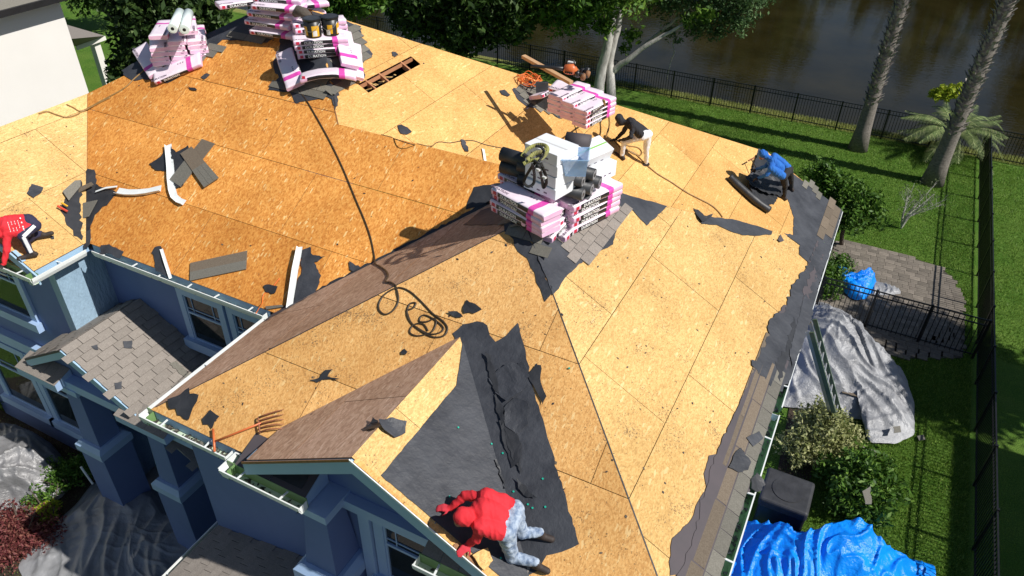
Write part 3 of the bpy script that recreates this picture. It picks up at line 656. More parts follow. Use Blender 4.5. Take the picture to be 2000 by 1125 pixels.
# loose scraps --------------------------------------------------------
def curl(o, amt, seed=0):
    r = random.Random(seed); me = o.data; bm = bmesh.new(); bm.from_mesh(me)
    bmesh.ops.triangulate(bm, faces=bm.faces); 
    for _ in range(2): bmesh.ops.subdivide_edges(bm, edges=[e for e in bm.edges if e.calc_length() > .05], cuts=1, use_grid_fill=True)
    c = sum((v.co for v in bm.verts), Vector())/len(bm.verts); a = r.uniform(0, 6.28); d = Vector((cos(a), sin(a), 0)); R = max((v.co-c).length for v in bm.verts)
    for v in bm.verts:
        s = (v.co-c).dot(d)/R; v.co.z += amt*max(0, abs(s)-.15)**1.6+amt*.35*(noise.noise(v.co*7)+.3)*min(1, abs(s)*3)
    bm.to_mesh(me); bm.free(); return o
used = {}
def scrap(label, f, px, m=FELT, jag=.012, lift=.012, amt=.03, seed=0, cat='felt scrap', name='felt_scrap', group='torn felt scraps on the roof'):
    P = [on(x, y, f) for x, y in px]; o = sheet(name, P, m, None, jag, .05, lift, .004, seed)
    if amt: curl(o, amt, seed)
    return tag(o, label, cat, group)
scrap('torn black felt scrap beside the white flashing in the middle of the orange slope', 'F1', [(292, 322), (310, 310), (326, 292), (331, 350), (325, 335), (305, 334)], FELT2, seed=1)
scrap('large black felt scrap under the crossed grey shingle strips', 'F1', [(336, 288), (345, 300), (368, 285), (370, 300), (352, 330), (360, 365), (345, 370), (336, 350)], FELT2, seed=2)
scrap('ragged black felt scrap just above the gutter left of the tall felt piece', 'F1', [(198, 480), (215, 478), (238, 490), (243, 492), (236, 506), (225, 503), (214, 496), (196, 497)], seed=3)
scrap('tall black felt piece standing next to a thin metal strip above the gutter', 'F1', [(297, 495), (303, 485), (315, 482), (325, 515), (332, 545), (305, 530), (303, 510)], seed=4)
scrap('long black felt piece lying beside the upright white flashing near the valley', 'F1', [(586, 490), (607, 483), (612, 500), (636, 504), (614, 513), (628, 540), (620, 565), (605, 590), (570, 608), (572, 580), (590, 530)], seed=5, amt=.06)
scrap('small dark felt scrap at the lower end of the long brown valley', 'F1', [(683, 512), (690, 516), (705, 523), (690, 532), (684, 528)], seed=6)
scrap('pointed felt scrap between the two long shingle strips near the front wall', 'F1', [(515, 560), (527, 557), (543, 560), (538, 574), (520, 572)], FELT2, seed=7)
scrap('triangular black felt scrap above the coiled hose on the front slope', 'F3', [(905, 600), (912, 587), (942, 605), (925, 614), (908, 614)], FELT2, seed=8)
scrap('little black felt scrap next to the coiled hose end', 'F3', [(875, 612), (893, 609), (905, 622), (893, 622)], FELT2, seed=9)
scrap('big ragged black felt scrap in the corner above the front gutter', 'F3', [(330, 785), (348, 775), (370, 758), (372, 770), (390, 775), (378, 800), (370, 822), (348, 812), (345, 800), (334, 802)], FELT2, seed=10, amt=.05)
scrap('smaller star shaped felt scrap left of the orange fork', 'F3', [(396, 820), (412, 802), (430, 815), (420, 826), (416, 840), (408, 830), (398, 830)], FELT2, seed=11)
scrap('thin cross shaped felt scrap above the left brown gable slope', 'F3', [(605, 745), (625, 738), (636, 724), (650, 722), (640, 736), (665, 744), (640, 742), (620, 748)], FELT2, seed=12)
scrap('small square felt scrap on the edge of the brown gable slope', 'F3', [(783, 688), (790, 683), (797, 688), (793, 694), (785, 694)], FELT2, seed=13)
scrap('grey felt scrap lying alone below the roof opening', 'F2', [(776, 247), (783, 244), (795, 250), (804, 260), (795, 264), (782, 262)], seed=14, amt=.02)
scrap('narrow grey felt scrap upright near the ridge below the rectangular opening', 'F2', [(899, 274), (906, 275), (914, 288), (915, 298), (908, 297), (902, 286)], seed=15, amt=.02)
scrap('small dark felt scrap left of the tool stack by the back hip', 'F2', [(975, 178), (985, 177), (996, 186), (992, 190), (980, 186)], seed=16, amt=.02)
scrap('small dark felt scrap right above the rectangular opening', 'F2', [(765, 103), (772, 103), (778, 108), (772, 112), (766, 110)], seed=17, amt=.02)
scrap('dark red felt scrap near the right gutter joint', 'F4', [(1517, 470), (1523, 460), (1530, 472), (1522, 475)], FELTP, seed=18)
scrap('black folded felt scrap at the point of the long grey strip', 'F4', [(1352, 409), (1362, 411), (1376, 424), (1390, 425), (1370, 438), (1362, 428)], FELT2, seed=19, amt=.08)
scrap('blackened felt scrap beside the left worker in red', 'FL', [(52, 378), (62, 361), (85, 368), (78, 380), (66, 389)], FELT, seed=20, amt=.02)
scrap('tiny felt scrap behind the left worker in red', 'FL', [(98, 463), (105, 461), (106, 468), (100, 468)], seed=21, amt=.01)
scrap('grey square felt scrap near the pink stack with the white rolls', 'F1', [(393, 152), (405, 144), (411, 147), (400, 156)], FELT, seed=22, amt=.01)
scrap('small dark bar shaped felt scrap upslope of the crossed shingle strips', 'F1', [(368, 170), (384, 174), (386, 178), (372, 176)], FELT2, seed=23, amt=.01)
scrap('folded grey felt scrap hanging across the ridge of the front gable', 'GR', [(738, 822), (765, 820), (793, 830), (790, 850), (770, 858), (745, 842)], FELT, seed=24, amt=.07, lift=.03)
scrap('black felt tatter draped over the brown side of the gable ridge', 'GL', [(712, 838), (722, 832), (730, 820), (740, 824), (745, 838), (735, 842), (715, 842)], FELT2, seed=25, amt=.04)
scrap('curled black felt flap lifting from the gable valley, nearest the ridge', 'F3', [(955, 740), (990, 715), (1020, 712), (1035, 735), (1020, 765), (990, 790), (975, 775)], FELT, seed=26, amt=.07, lift=.02)
scrap('pointed black felt flap sticking out over the bare boards right of the gable valley', 'F3', [(1030, 732), (1048, 715), (1057, 716), (1056, 740), (1068, 775), (1060, 792), (1048, 765), (1036, 745)], FELT2, seed=27, amt=.05, lift=.02)
scrap('torn black felt flap folded at the middle of the gable valley', 'F3', [(985, 800), (1005, 778), (1030, 790), (1032, 830), (1010, 850), (988, 835)], FELT, seed=28, amt=.05, lift=.02)
scrap('crumpled felt strip lying along the gable valley above the worker in red', 'F3', [(975, 825), (1000, 828), (1020, 870), (1015, 905), (1000, 915), (985, 870)], FELT2, seed=29, amt=.05, lift=.02)
scrap('grey felt piece lying across the right eave shingles in the lower part', 'F4', [(1428, 900), (1436, 882), (1444, 876), (1464, 905), (1458, 920), (1438, 924), (1420, 915)], FELT, seed=30, amt=.02, lift=.025)
scrap('small blue grey felt square on the shingles of the right eave', 'F4', [(1455, 857), (1480, 844), (1488, 858), (1468, 874)], FELT, seed=31, amt=.01, lift=.025, jag=.003)
scrap('black felt rag stuffed over the right gutter joint', 'F4', [(1464, 940), (1476, 925), (1488, 940), (1492, 950), (1480, 962), (1464, 958)], FELT2, seed=32, amt=.05, lift=.02)
scrap('torn felt piece on the right eave beside the upper gutter', 'F4', [(1560, 615), (1566, 590), (1572, 575), (1586, 610), (1560, 690), (1545, 720), (1540, 690)], FELT, seed=33, amt=.04, lift=.02)
scrap('flat grey felt piece on the porch roof near its ridge', 'PR', [(178, 678), (190, 674), (192, 685), (185, 684)], FELT, seed=34, amt=.01, lift=.018)
scrap('ragged grey felt piece on the upper middle of the porch roof', 'PR', [(240, 668), (258, 666), (258, 682), (242, 680)], FELT, seed=35, amt=.01, lift=.018)
scrap('small grey felt piece low on the porch roof', 'PR', [(223, 749), (238, 746), (238, 760), (225, 762)], FELT, seed=36, amt=.01, lift=.018)
scrap('grey shingle remnant at the shadow edge of the porch roof', 'PR', [(330, 712), (345, 707), (376, 737), (360, 738)], SH_G, seed=37, amt=.01, lift=.018, cat='shingle remnant', name='shingle_remnant', group='shingle pieces lying loose')
# ------------------------------------------------------------------ loose shingle strips and white flashing on the roof
def slab(name, f, px, m, label, cat, group=None, t=.012, lift=.012, split=None):
    P = [on(x, y, f) for x, y in px]; n = fn(f); b = MB().prism([p+n*lift for p in P], n*t)
    if split:      # lower half cut into tabs: a second, slightly raised layer with slots
        a, c, d, e = [p+n*(lift+t) for p in P]
        for i in range(split):
            u0, u1 = i/split+.006, (i+1)/split-.006
            q = [d.lerp(c, 1-u0), d.lerp(c, 1-u1)]; 
            lo0, lo1 = e.lerp(d, u0), e.lerp(d, u1); hi0, hi1 = lo0.lerp(a.lerp(c, u0), .48), lo1.lerp(a.lerp(c, u1), .48)
            b.prism([lo0, lo1, hi1, hi0], n*.006, 1)
    o = b.build(name, m if isinstance(m, list) else [m]); return tag(o, label, cat, group)
G5 = 'shingle pieces lying loose'
slab('shingle_strip', 'F1', [(373, 515), (484, 491), (482, 527), (372, 550)], [SH_B, SH_G], 'long two-tone shingle strip lying flat above the gutter of the orange slope', 'shingle strip', G5, split=1)
slab('shingle_strip', 'F1', [(355, 303), (377, 289), (430, 350), (401, 369)], [SH_B, SH_G], 'wide shingle strip lying diagonally on top of the crossed pair', 'shingle strip', G5, lift=.035, split=3)
slab('shingle_strip', 'F1', [(396, 273), (421, 282), (355, 367), (333, 352)], [SH_B, SH_G], 'grey shingle strip running under the diagonal one of the crossed pair', 'shingle strip', G5, lift=.016, split=3)
slab('shingle_strip', 'FL', [(122, 378), (146, 357), (157, 356), (157, 368), (134, 396)], [SH_G], 'buckled grey shingle piece at the top of the rubbish pile near the left worker', 'shingle strip', G5, lift=.05)
slab('shingle_strip', 'F1', [(126, 388), (185, 361), (190, 366), (132, 397)], [SH_B], 'brown shingle strip tilted over the rubbish pile near the left worker', 'shingle strip', G5, lift=.08)
slab('shingle_strip', 'F1', [(150, 402), (193, 393), (176, 425), (150, 434)], [SH_G], 'dark shingle piece at the foot of the rubbish pile by the valley', 'shingle strip', G5, lift=.03)
slab('shingle_strip', 'F1', [(520, 600), (553, 597), (555, 601), (522, 606)], [SH_G], 'narrow greenish shingle sliver near the lower end of the long valley', 'shingle strip', G5, lift=.02)
def ribbon(name, f, px, wd, fl, m, label, cat, group=None, lift=.02):
    n = fn(f); P = [on(x, y, f)+n*lift for x, y in px]; b = MB(); k = len(P)
    L = []; 
    for i, p in enumerate(P):
        d = (P[min(i+1, k-1)]-P[max(i-1, 0)]).normalized(); s = d.cross(n).normalized()
        j = random.uniform(-.006, .006); L.append((p-s*wd/2+n*j, p+s*wd/2+n*(j*.5), p+s*(wd/2+.006)+n*(fl+random.uniform(-.01, .01))))
    for i in range(k-1):
        a, c = L[i], L[i+1]
        b.add([a[0], a[1], c[1], c[0]], [(0, 1, 2, 3)]); b.add([a[1], a[2], c[2], c[1]], [(0, 1, 2, 3)])
    o = b.build(name, m, fix=False); md = o.modifiers.new('solid', 'SOLIDIFY'); md.thickness = .005; return tag(o, label, cat, group)
G6 = 'white metal flashing pieces on the roof'
ribbon('flashing_strip', 'F1', [(331, 284), (334, 310), (336, 330), (337, 350), (339, 372), (343, 385), (352, 393), (362, 397)], .10, .05, WHITE, 'white bent metal flashing standing beside the crossed shingle strips', 'flashing', G6)
ribbon('flashing_strip', 'F1', [(231, 374), (250, 377), (270, 377), (290, 375), (316, 369)], .13, .05, WHITE, 'crumpled white metal flashing lying level to the right of the rubbish pile', 'flashing', G6)
ribbon('flashing_strip', 'F1', [(590, 486), (587, 505), (582, 530), (577, 560), (573, 585), (570, 606)], .07, .05, WHITE, 'straight white flashing along the edge of the long black felt piece', 'flashing', G6, lift=.06)
ribbon('flashing_strip', 'F1', [(190, 377), (210, 370), (232, 367)], .035, .02, WHITE, 'thin white flashing sliver crossing the dark felt of the rubbish pile', 'flashing', G6, lift=.05)
ribbon('flashing_strip', 'F1', [(142, 397), (146, 410), (147, 420), (147, 435)], .08, .02, WHITE, 'small white flashing piece at the bottom of the rubbish pile', 'flashing', G6, lift=.05)
ribbon('flashing_strip', 'F1', [(318, 488), (326, 512), (336, 545)], .035, .02, WHITE, 'thin pale metal strip leaning over the gutter at the tall felt piece', 'flashing', G6, lift=.03)
ribbon('flashing_strip', 'F2', [(943, 292), (945, 303), (947, 315)], .05, .02, WHITE, 'tiny upright white flashing piece at the ridge left of the big stack', 'flashing', G6)
ribbon('flashing_strip', 'FL', [(27, 490), (38, 500), (47, 511)], .06, .03, FASC, 'grey blue metal strip under the shoe of the left worker in red', 'flashing', G6, lift=.01)
# ------------------------------------------------------------------ hoses and cords
def smooth(P, n=6):
    o = []
    for i in range(len(P)-1):
        p0, p1, p2, p3 = P[max(i-1, 0)], P[i], P[i+1], P[min(i+2, len(P)-1)]
        for j in range(n):
            t = j/n; o.append(.5*((2*p1)+(p2-p0)*t+(2*p0-5*p1+4*p2-p3)*t*t+(3*p1-p0-3*p2+p3)*t**3))
    o.append(P[-1]); return o
HOSE = noisy('hose_brown', (.025, .018, .012), (.06, .043, .025), 12, .5, .1, .002)
HOSEO = noisy('hose_orange', (.65, .13, .02), (.8, .2, .04), 12, .4, .1, .002)
HOSET = noisy('hose_tan', (.22, .13, .04), (.34, .2, .07), 12, .5, .1, .002)
def hose(px, r, m, label, lift=None, f=None, cat='hose', name='air_hose', group='hoses lying across the roof'):
    P = [on(x, y, f, (lift or r*1.15)) if f else roof(x, y, lift or r*1.15)[0] for x, y in px]
    Q = smooth([Vector(p) for p in P]); 
    for q in Q:
        z = roofz(q.x, q.y)
        if z > GZ+1 and q.z < z+r: q.z = z+r
    return tag(MB().tube(Q, r, 7).build(name, m, smooth=True), label, cat, group)
hose([(572, 155), (585, 178), (603, 203), (640, 268), (668, 325), (695, 390), (712, 430), (724, 465), (731, 500), (733, 515), (742, 520), (753, 528), (758, 538), (753, 550), (765, 552), (775, 566), (778, 588), (768, 606), (752, 614), (740, 604), (742, 588), (755, 572), (778, 562), (800, 569), (822, 588), (845, 612), (866, 628), (874, 642), (866, 656), (845, 658), (822, 646), (803, 630), (795, 612), (800, 594), (812, 592), (806, 602), (794, 606)], .0115, HOSE, 'dark hose running from the bucket stack down over the brown valley into loops')
hose([(794, 606), (802, 628), (815, 640), (838, 652), (858, 650), (866, 640), (850, 625), (832, 616), (822, 618), (820, 628), (835, 628), (848, 622), (852, 630), (846, 645), (835, 652), (815, 656), (801, 650), (804, 638), (815, 632), (828, 634), (836, 646)], .0105, HOSE, 'looped dark hose end coiled above the little front gable')
hose([(1179, 196), (1183, 210), (1189, 228), (1190, 245), (1186, 260), (1184, 268)], .02, HOSET, 'tan hose hanging from the tool stack to the worker in black hoodie', lift=.3)
hose([(1200, 274), (1216, 290), (1240, 300), (1263, 322), (1285, 340), (1310, 355), (1340, 375), (1365, 388), (1388, 400), (1402, 412), (1411, 424)], .016, HOSET, 'tan hose running from the black hoodie worker down to the long grey strip')
hose([(1202, 272), (1225, 284), (1245, 288), (1253, 296), (1250, 303), (1235, 299), (1215, 284)], .014, HOSET, 'loops of tan hose between the legs of the worker in the black hoodie', name='air_hose')
hose([(745, 263), (770, 271), (810, 283), (845, 285), (880, 279), (905, 275), (925, 275), (950, 283), (985, 290), (1000, 292)], .008, HOSE, 'thin dark cord wandering along the ridge from the bare boards to the big stack', cat='cord', name='cord')
hose([(1082, 195), (1092, 208), (1102, 222), (1118, 236), (1124, 250), (1128, 268)], .008, HOSE, 'thin brown cord running from the tool stack to the big stack', cat='cord', name='cord')
hose([(76, 222), (92, 218), (110, 224), (130, 229), (150, 224), (163, 217), (190, 203), (215, 191)], .014, HOSET, 'tan hose curving over the top of the left wing roof')
hose([(130, 204), (143, 210), (157, 217), (180, 207), (240, 174), (262, 154), (283, 136)], .014, HOSET, 'bent tan hose running up to the pink stack with the white rolls')
hose([(500, 612), (512, 592), (528, 567), (546, 543)], .007, HOSEO, 'short red cord by the lower end of the long valley', cat='cord', name='cord')
r_ = random.Random(4); P = []
for i in range(60):
    a = i*.62+r_.uniform(-.15, .15); R = .19+.06*sin(i*.37)+r_.uniform(-.02, .02); c = on(1035, 160, 'F2', .12)
    P.append(c+Vector((cos(a)*R*1.1, sin(a)*R, .05*sin(a*2+i)+.002*i)))
P += [on(x, y, 'F2', .03) for x, y in ((1060, 180), (1078, 196), (1090, 210), (1108, 226), (1135, 236), (1133, 228), (1112, 222), (1098, 224))]
tag(MB().tube(smooth(P, 4), .011, 6).build('extension_cord', HOSEO, smooth=True), 'bright orange cord bundled in a tangle left of the tool stack', 'cord', 'hoses lying across the roof')
# ------------------------------------------------------------------ wrapped shingle bundles
WR = noisy('wrap_white', (.80, .66, .76), (.88, .80, .86), 5, .32, .5, .006, 14, spec=.5)
WM = noisy('wrap_magenta', (.62, .045, .36), (.72, .10, .45), 8, .35, .4, .005, 14)
WK = noisy('wrap_black', (.012, .01, .012), (.022, .02, .024), 8, .35, .4, .004, 14)
WP = noisy('wrap_pink', (.72, .42, .64), (.80, .55, .72), 5, .34, .5, .006, 14)
RED = mat('logo_red', (.55, .02, .06), .4)[0]; PRINT = mat('print_grey', (.16, .12, .17), .5)[0]; PRW = mat('print_white', (.85, .85, .85), .5)[0]
def text_mesh(txt, size, m, name='lettering', ext=.0012):
    c = D.curves.new(name, 'FONT'); c.body = txt; c.size = size; c.extrude = ext; c.align_x = 'CENTER'; c.align_y = 'CENTER'; c.resolution_u = 2; c.offset = size*.018
    o = D.objects.new(name, c); COL.objects.link(o); bpy.context.view_layer.update()
    me = D.meshes.new_from_object(o.evaluated_get(bpy.context.evaluated_depsgraph_get())); me.materials.clear(); me.materials.append(m)
    COL.objects.unlink(o); D.objects.remove(o); D.curves.remove(c); return me
BL, BW, BH = .98, .33, .085
def bundle_mesh(bend, seed):
    r = random.Random(seed); xs = [-.49, -.485, -.44, -.36, -.28, -.16, -.04, .08, .15, .20, .30, .38, .44, .485, .49]
    prof = [(-.5, -.36), (-.5, .36), (-.46, .5), (-.3, .54), (0, .52), (.3, .54), (.46, .5), (.5, .36), (.5, -.36), (.46, -.5), (-.46, -.5)]
    b = MB(); n = len(prof)
    for i, x in enumerate(xs):
        e = .72 if i in (0, len(xs)-1) else 1
        for j, (py, pz) in enumerate(prof):
            b.v.append((x*BL+r.uniform(-.004, .004), py*BW*(1-.04*(1-e))+r.uniform(-.004, .004), pz*BH*e+r.uniform(-.003, .003)-bend*x*x*4*.12))
    for i in range(len(xs)-1):
        xm = (xs[i]+xs[i+1])/2
        for j in range(n):
            k = (j+1) % n
            b.f.append((i*n+j, i*n+k, (i+1)*n+k, (i+1)*n+j)); side = j in (0, 7); top = j in (2, 3, 4, 5)
            if .20 < xm < .30: m = 1
            elif side and -.36 < xm < .20: m = 2
            elif side: m = 3
            else: m = 0
            b.m.append(m)
    b.f += [tuple(range(n))[::-1], tuple((len(xs)-1)*n+j for j in range(n))]; b.m += [3, 3]
    me = b.mesh('shingle_bundle', [WR, WM, WK, WP]); me.polygons.foreach_set('use_smooth', [len(p.vertices) == 4 for p in me.polygons]); return me
BM = {0: [bundle_mesh(0, i) for i in range(3)], 1: [bundle_mesh(.9, 5), bundle_mesh(.7, 6)]}
TX_SIDE = text_mesh('DURATION', .062, PRW); TX_TOP = text_mesh('DURATION', .06, PRINT)
lm = MB(); lm.box((-.445*BL, -.5*BW-.004, -.025), (-.39*BL, -.5*BW-.002, .025)); LOGO = lm.mesh('logo_patch', RED)
lm = MB()
for i in range(0): lm.box((-.30+i*.0, -.10+.045*i, BH*.54+.0005), (-.08+.03*(i % 3), -.085+.045*i, BH*.54+.0015))
for i in range(3): lm.box((.02+i*.05, .05, BH*.54+.0005), (.045+i*.05, .075, BH*.54+.0015))
LINES = lm.mesh('printed_lines', PRINT)
NB = [0]
def bundle(p, yawd, label, bend=0, face=None, tilt=(0, 0), detail=True, group=None):
    me = BM[bend][NB[0] % len(BM[bend])]; NB[0] += 1
    o = D.objects.new('shingle_bundle', me); link(o)
    R = Matrix.Rotation(radians(yawd), 4, 'Z')
    if face:
        n = fn(face); q = Vector((0, 0, 1)).rotation_difference(n).to_matrix().to_4x4(); R = q@R
    o.matrix_basis = Matrix.Translation(p)@R@Matrix.Rotation(tilt[0], 4, 'X')@Matrix.Rotation(tilt[1], 4, 'Y')
    tag(o, label, 'shingle bundle', group)
    if detail:
        for sgn in (1, -1):
            if bend: continue
            t = link(D.objects.new('lettering', TX_SIDE), o); t.matrix_basis = Matrix.Rotation(0 if sgn > 0 else pi, 4, 'Z')@Matrix.Translation((-.14, -.5*BW-.0065, -.004))@Matrix.Rotation(pi/2, 4, 'X')
        link(D.objects.new('logo_patch', LOGO), o)
        if not bend:
            t = link(D.objects.new('printed_lines', LINES), o)
            t = link(D.objects.new('lettering', TX_TOP), o); t.matrix_basis = Matrix.Translation((.36*BL-.72, -.115, BH*.545+.002))
    return o
ORD = ['bottom', 'second', 'third', 'fourth', 'fifth', 'sixth']
rb = random.Random(12)
def pile(c, yawd, cols, layers, pitch, where, group, z0, drop=0, dirn=None, stagger=.02, dz=.088, yj=3, face=None, colnames=('left', 'middle', 'right')):
    """cols columns side by side along dirn (a unit vector), each with layers bundles"""
    dirn = dirn or Vector((-sin(radians(yawd)), cos(radians(yawd)), 0))
    for i in range(cols):
        for k in range(layers):
            p = Vector((c[0], c[1], 0))+dirn*((i-(cols-1)/2)*pitch)+Vector((rb.uniform(-1, 1), rb.uniform(-1, 1), 0))*stagger
            p.z = z0+k*dz-drop*i
            cn = (colnames[i]+' column, ') if cols > 1 else ''
            bundle(p, yawd+rb.uniform(-yj, yj), 'shingle bundle, %s%s layer of %s' % (cn, ORD[k] if k < layers-1 else 'top', where), group=group, tilt=(rb.uniform(-.02, .02), rb.uniform(-.02, .02)))
# centre stack on the front peak
g = 'shingle bundles of the big centre stack'
pile((-3.62, 7.62), -21, 1, 4, .34, 'the black lettered front pile under the white boxes', g, 2.07)
pile((-3.72, 8.30), -14, 2, 3, .34, 'the pile hidden behind the white boxes', g, 2.10, colnames=('front', 'rear'))
for k, (px, py, z, yw) in enumerate(((1120, 470, 1.72, 68), (1140, 440, 1.84, 66), (1112, 440, 1.93, 70), (1130, 412, 2.03, 63), (1100, 420, 2.12, 66))):
    bundle(atz(px-24, py-10, z), 86-(66-yw)*.6, 'white topped bundle, %s step of the stair right of the big centre stack' % ORD[k], face=None, tilt=(rb.uniform(-.03, .03), -.02), group=g)
pile((-3.05, 8.42), 70, 1, 5, .34, 'the pile under the black felt rolls', g, 1.85)
# stack with the two buckets
g = 'shingle bundles of the stack with two buckets'
pile((-9.22, 10.62), 44, 1, 4, .34, 'the lettered front pile under the two buckets', g, 2.42, dz=.08)
pile((-9.50, 10.92), 50, 1, 5, .34, 'the white pile right below the two buckets', g, 2.50)
bundle(on(632, 147, 'F1', .1)+Vector((.1, .0, .06)), 38, 'bent shingle bundle draped over the hip in front of the two bucket stack', bend=1, group=g)
bundle(on(566, 135, 'F1', .13), -44, 'shaded violet shingle bundle leaning down the orange slope left of the two bucket stack', face='F1', group=g)
bundle(on(690, 118, 'F2', .16), -48, 'pale shingle bundle sliding off the right side of the two bucket stack', face='F2', group=g)
bundle(on(676, 95, 'F2', .30), -42, 'upper pale shingle bundle on the right side of the two bucket stack', face='F2', group=g)
# stack at the top edge
g = 'shingle bundles of the stack at the top edge'
for k, (px, py, z, yw) in enumerate(((540, 62, 2.62, 8), (530, 43, 2.78, 6), (536, 26, 2.95, 10), (545, 12, 3.10, 12), (548, -4, 3.2, 14))):
    bundle(atz(px, py, z), yw, 'magenta banded bundle, %s step of the top edge stack behind the buckets' % ORD[k], tilt=(.12, 0), group=g)
for k, (px, py, z, yw) in enumerate(((585, 30, 2.75, 60), (590, 10, 2.95, 55), (475, 4, 3.0, 60))):
    bundle(atz(px, py, z), yw, ['pale shingle bundle at the right end of the top edge stack', 'upper pale shingle bundle at the right end of the top edge stack', 'single shingle bundle standing left of the top edge stack'][k], group=g)
# left stack with the two white rolls: three columns end-on, a long one below
g = 'shingle bundles of the left stack with white rolls'
c0 = atz(343, 88, 2.36)
for i in range(3):
    for k in range(5 if i else 4):
        p = c0+Vector((.72, .69, 0))*((i-1)*.345)+Vector((-.34, .36, 0)); p.z = 2.02+.088*k
        bundle(p, 135+rb.uniform(-4, 4), 'pink bundle, %s column, %s layer of the stack with two white rolls' % (('left', 'middle', 'right')[i], ORD[k] if k < 4 else 'top'), group=g, tilt=(rb.uniform(-.03, .03), rb.uniform(-.03, .03)))
bundle(on(348, 136, 'F1', .07)+Vector((0, 0, .02)), 42, 'long pale shingle bundle lying in front of the stack with the two white rolls', face='F1', group=g)
bundle(atz(318, 58, 2.50), 128, 'big pink shingle bundle on top left of the stack with the two white rolls', group=g)
bundle(atz(366, 50, 2.54), 138, 'pale shingle bundle on top under the two white rolls', group=g)
bundle(on(290, 118, 'F1', .1), -30, 'shaded violet shingle bundle at the left foot of the stack with the two white rolls', face='F1', group=g)
# tool stack on the back hip
g = 'shingle bundles of the tool stack'
hn = 'F2'
for k in range(2):
    bundle(atz(1118, 192-k*14, 1.36+.09*k)+Vector((0, 0, 0)), -12, ['lowest lettered shingle bundle at the front of the tool stack', 'second lettered shingle bundle at the front of the tool stack'][k], tilt=(.28, 0), group=g)
for i, dx in enumerate((-.30, 0, .30)):
    for k in range(4):
        p = Vector((-5.02+dx*.97, 12.95-dx*.21, 1.36+.088*k-.05*i)); bundle(p, 78+rb.uniform(-3, 3), 'pink bundle, %s column, %s layer of the tool stack' % (('left', 'middle', 'right')[i], ORD[k] if k < 3 else 'top'), group=g, tilt=(0, rb.uniform(-.02, .03)))
bundle(on(1072, 178, 'F2', .3), 78, 'shaded violet shingle bundle at the left side of the tool stack', group=g, tilt=(-.35, 0))
# ------------------------------------------------------------------ things on the stacks
def rollobj(name, a, b, r, m, mend, label, cat, group, core=.03):
    a = Vector(a); b = Vector(b); d = (b-a).normalized()
    o = MB().tube([a, b], r, 24).build(name, m, smooth=False); 
    for p in o.data.polygons: p.use_smooth = len(p.vertices) == 4
    tag(o, label, cat, group)
    for e, s in ((a, -1), (b, 1)):
        MB().tube([e+d*s*.001, e+d*s*.004], r*.78, 20).build('roll_end', mend, o); MB().tube([e+d*s*.004, e+d*s*.006], core, 16).build('core_hole', BLACKP, o)
    return o
REND = noisy('roll_end_grey', (.10, .10, .11), (.35, .35, .37), 30, .7, .2, .003)
g = 'black felt rolls on the big centre stack'
ends = [(1139, 354, 2.55), (1161, 342, 2.55), (1139, 380, 2.38), (1156, 369, 2.38), (1172, 357, 2.38), (1152, 392, 2.2)]
nm = ['upper row, left', 'upper row, right', 'middle row, left', 'middle row, middle', 'middle row, right', 'lowest']
for (px, py, z), s in zip(ends, nm):
    e = atz(px, py, z); rollobj('felt_roll', e, e+Vector((-.9, -.03, .02)), .085, FELT2, REND, 'black felt roll with a grey end beside the plastic bin, %s' % s, 'felt roll', g)
for (px, py, z), s in zip(((1012, 312, 2.62), (1012, 335, 2.45)), ('upper', 'lower')):
    e = atz(px, py, z); rollobj('felt_roll', e+Vector((.3, 0, 0)), e+Vector((-.24, .0, .03)), .095, FELT2, FELT2, '%s black felt roll sticking out left behind the white boxes' % s, 'felt roll', g)
e = atz(1110, 286, 2.75); rollobj('felt_roll', e+Vector((-.1, .15, 0)), e+Vector((.22, .22, 0)), .12, FELTP, FELTP, 'thick dark purple felt roll behind the plastic bin', 'felt roll', g)
CARD = noisy('white_carton', (.74, .76, .80), (.82, .84, .87), 2, .6, .1, .003)
CARDG = mat('carton_green', (.25, .5, .12), .5)[0]
def carton(c, yawd, sx, sy, sz, label, group, tilt=(0, 0), stripe=False):
    b = MB().box((-sx/2, -sy/2, -sz/2), (sx/2, sy/2, sz/2)); o = b.build('white_box', CARD); bevel(o, .006, 2)
    o.matrix_basis = Matrix.Translation(c)@Matrix.Rotation(radians(yawd), 4, 'Z')@Matrix.Rotation(tilt[0], 4, 'X')@Matrix.Rotation(tilt[1], 4, 'Y')
    tag(o, label, 'box', group); t = MB().box((-sx/2+.01, -.012, sz/2+.0008), (sx/2-.01, .012, sz/2+.0022)); t.build('tape' if not stripe else 'green_stripe', CARDG if stripe else mat_tape, o)
    pr = MB()
    for i in range(3): pr.box((-sx*.3+i*sx*.22, -sy/2-.002, -sz*.2), (-sx*.3+i*sx*.22+.05, -sy/2-.0008, -sz*.2+.02))
    pr.build('printed_marks', PRINT, o); return o
mat_tape = mat('tape', (.62, .62, .60), .3)[0]
g = 'white boxes on the big centre stack'
for k, s in enumerate(('lowest', 'second', 'third', 'topmost')):
    c = atz(1066, 366, 2.50+.0); c = Vector((c.x+.0, c.y+.14, 2.50+.155*k)); c += Vector((rb.uniform(-.02, .02), rb.uniform(-.02, .02), 0))
    carton(c, -16+rb.uniform(-2, 2), .52, .42, .145, '%s white box of the four stacked under the safety harness' % s, g)
carton(atz(1152, 300, 2.62), 70, .58, .30, .20, 'white box with a green stripe tilted behind the plastic bin', g, tilt=(.35, 0), stripe=True)
carton(atz(1164, 330, 2.36), 72, .46, .34, .22, 'plain white box under the green striped one', g)
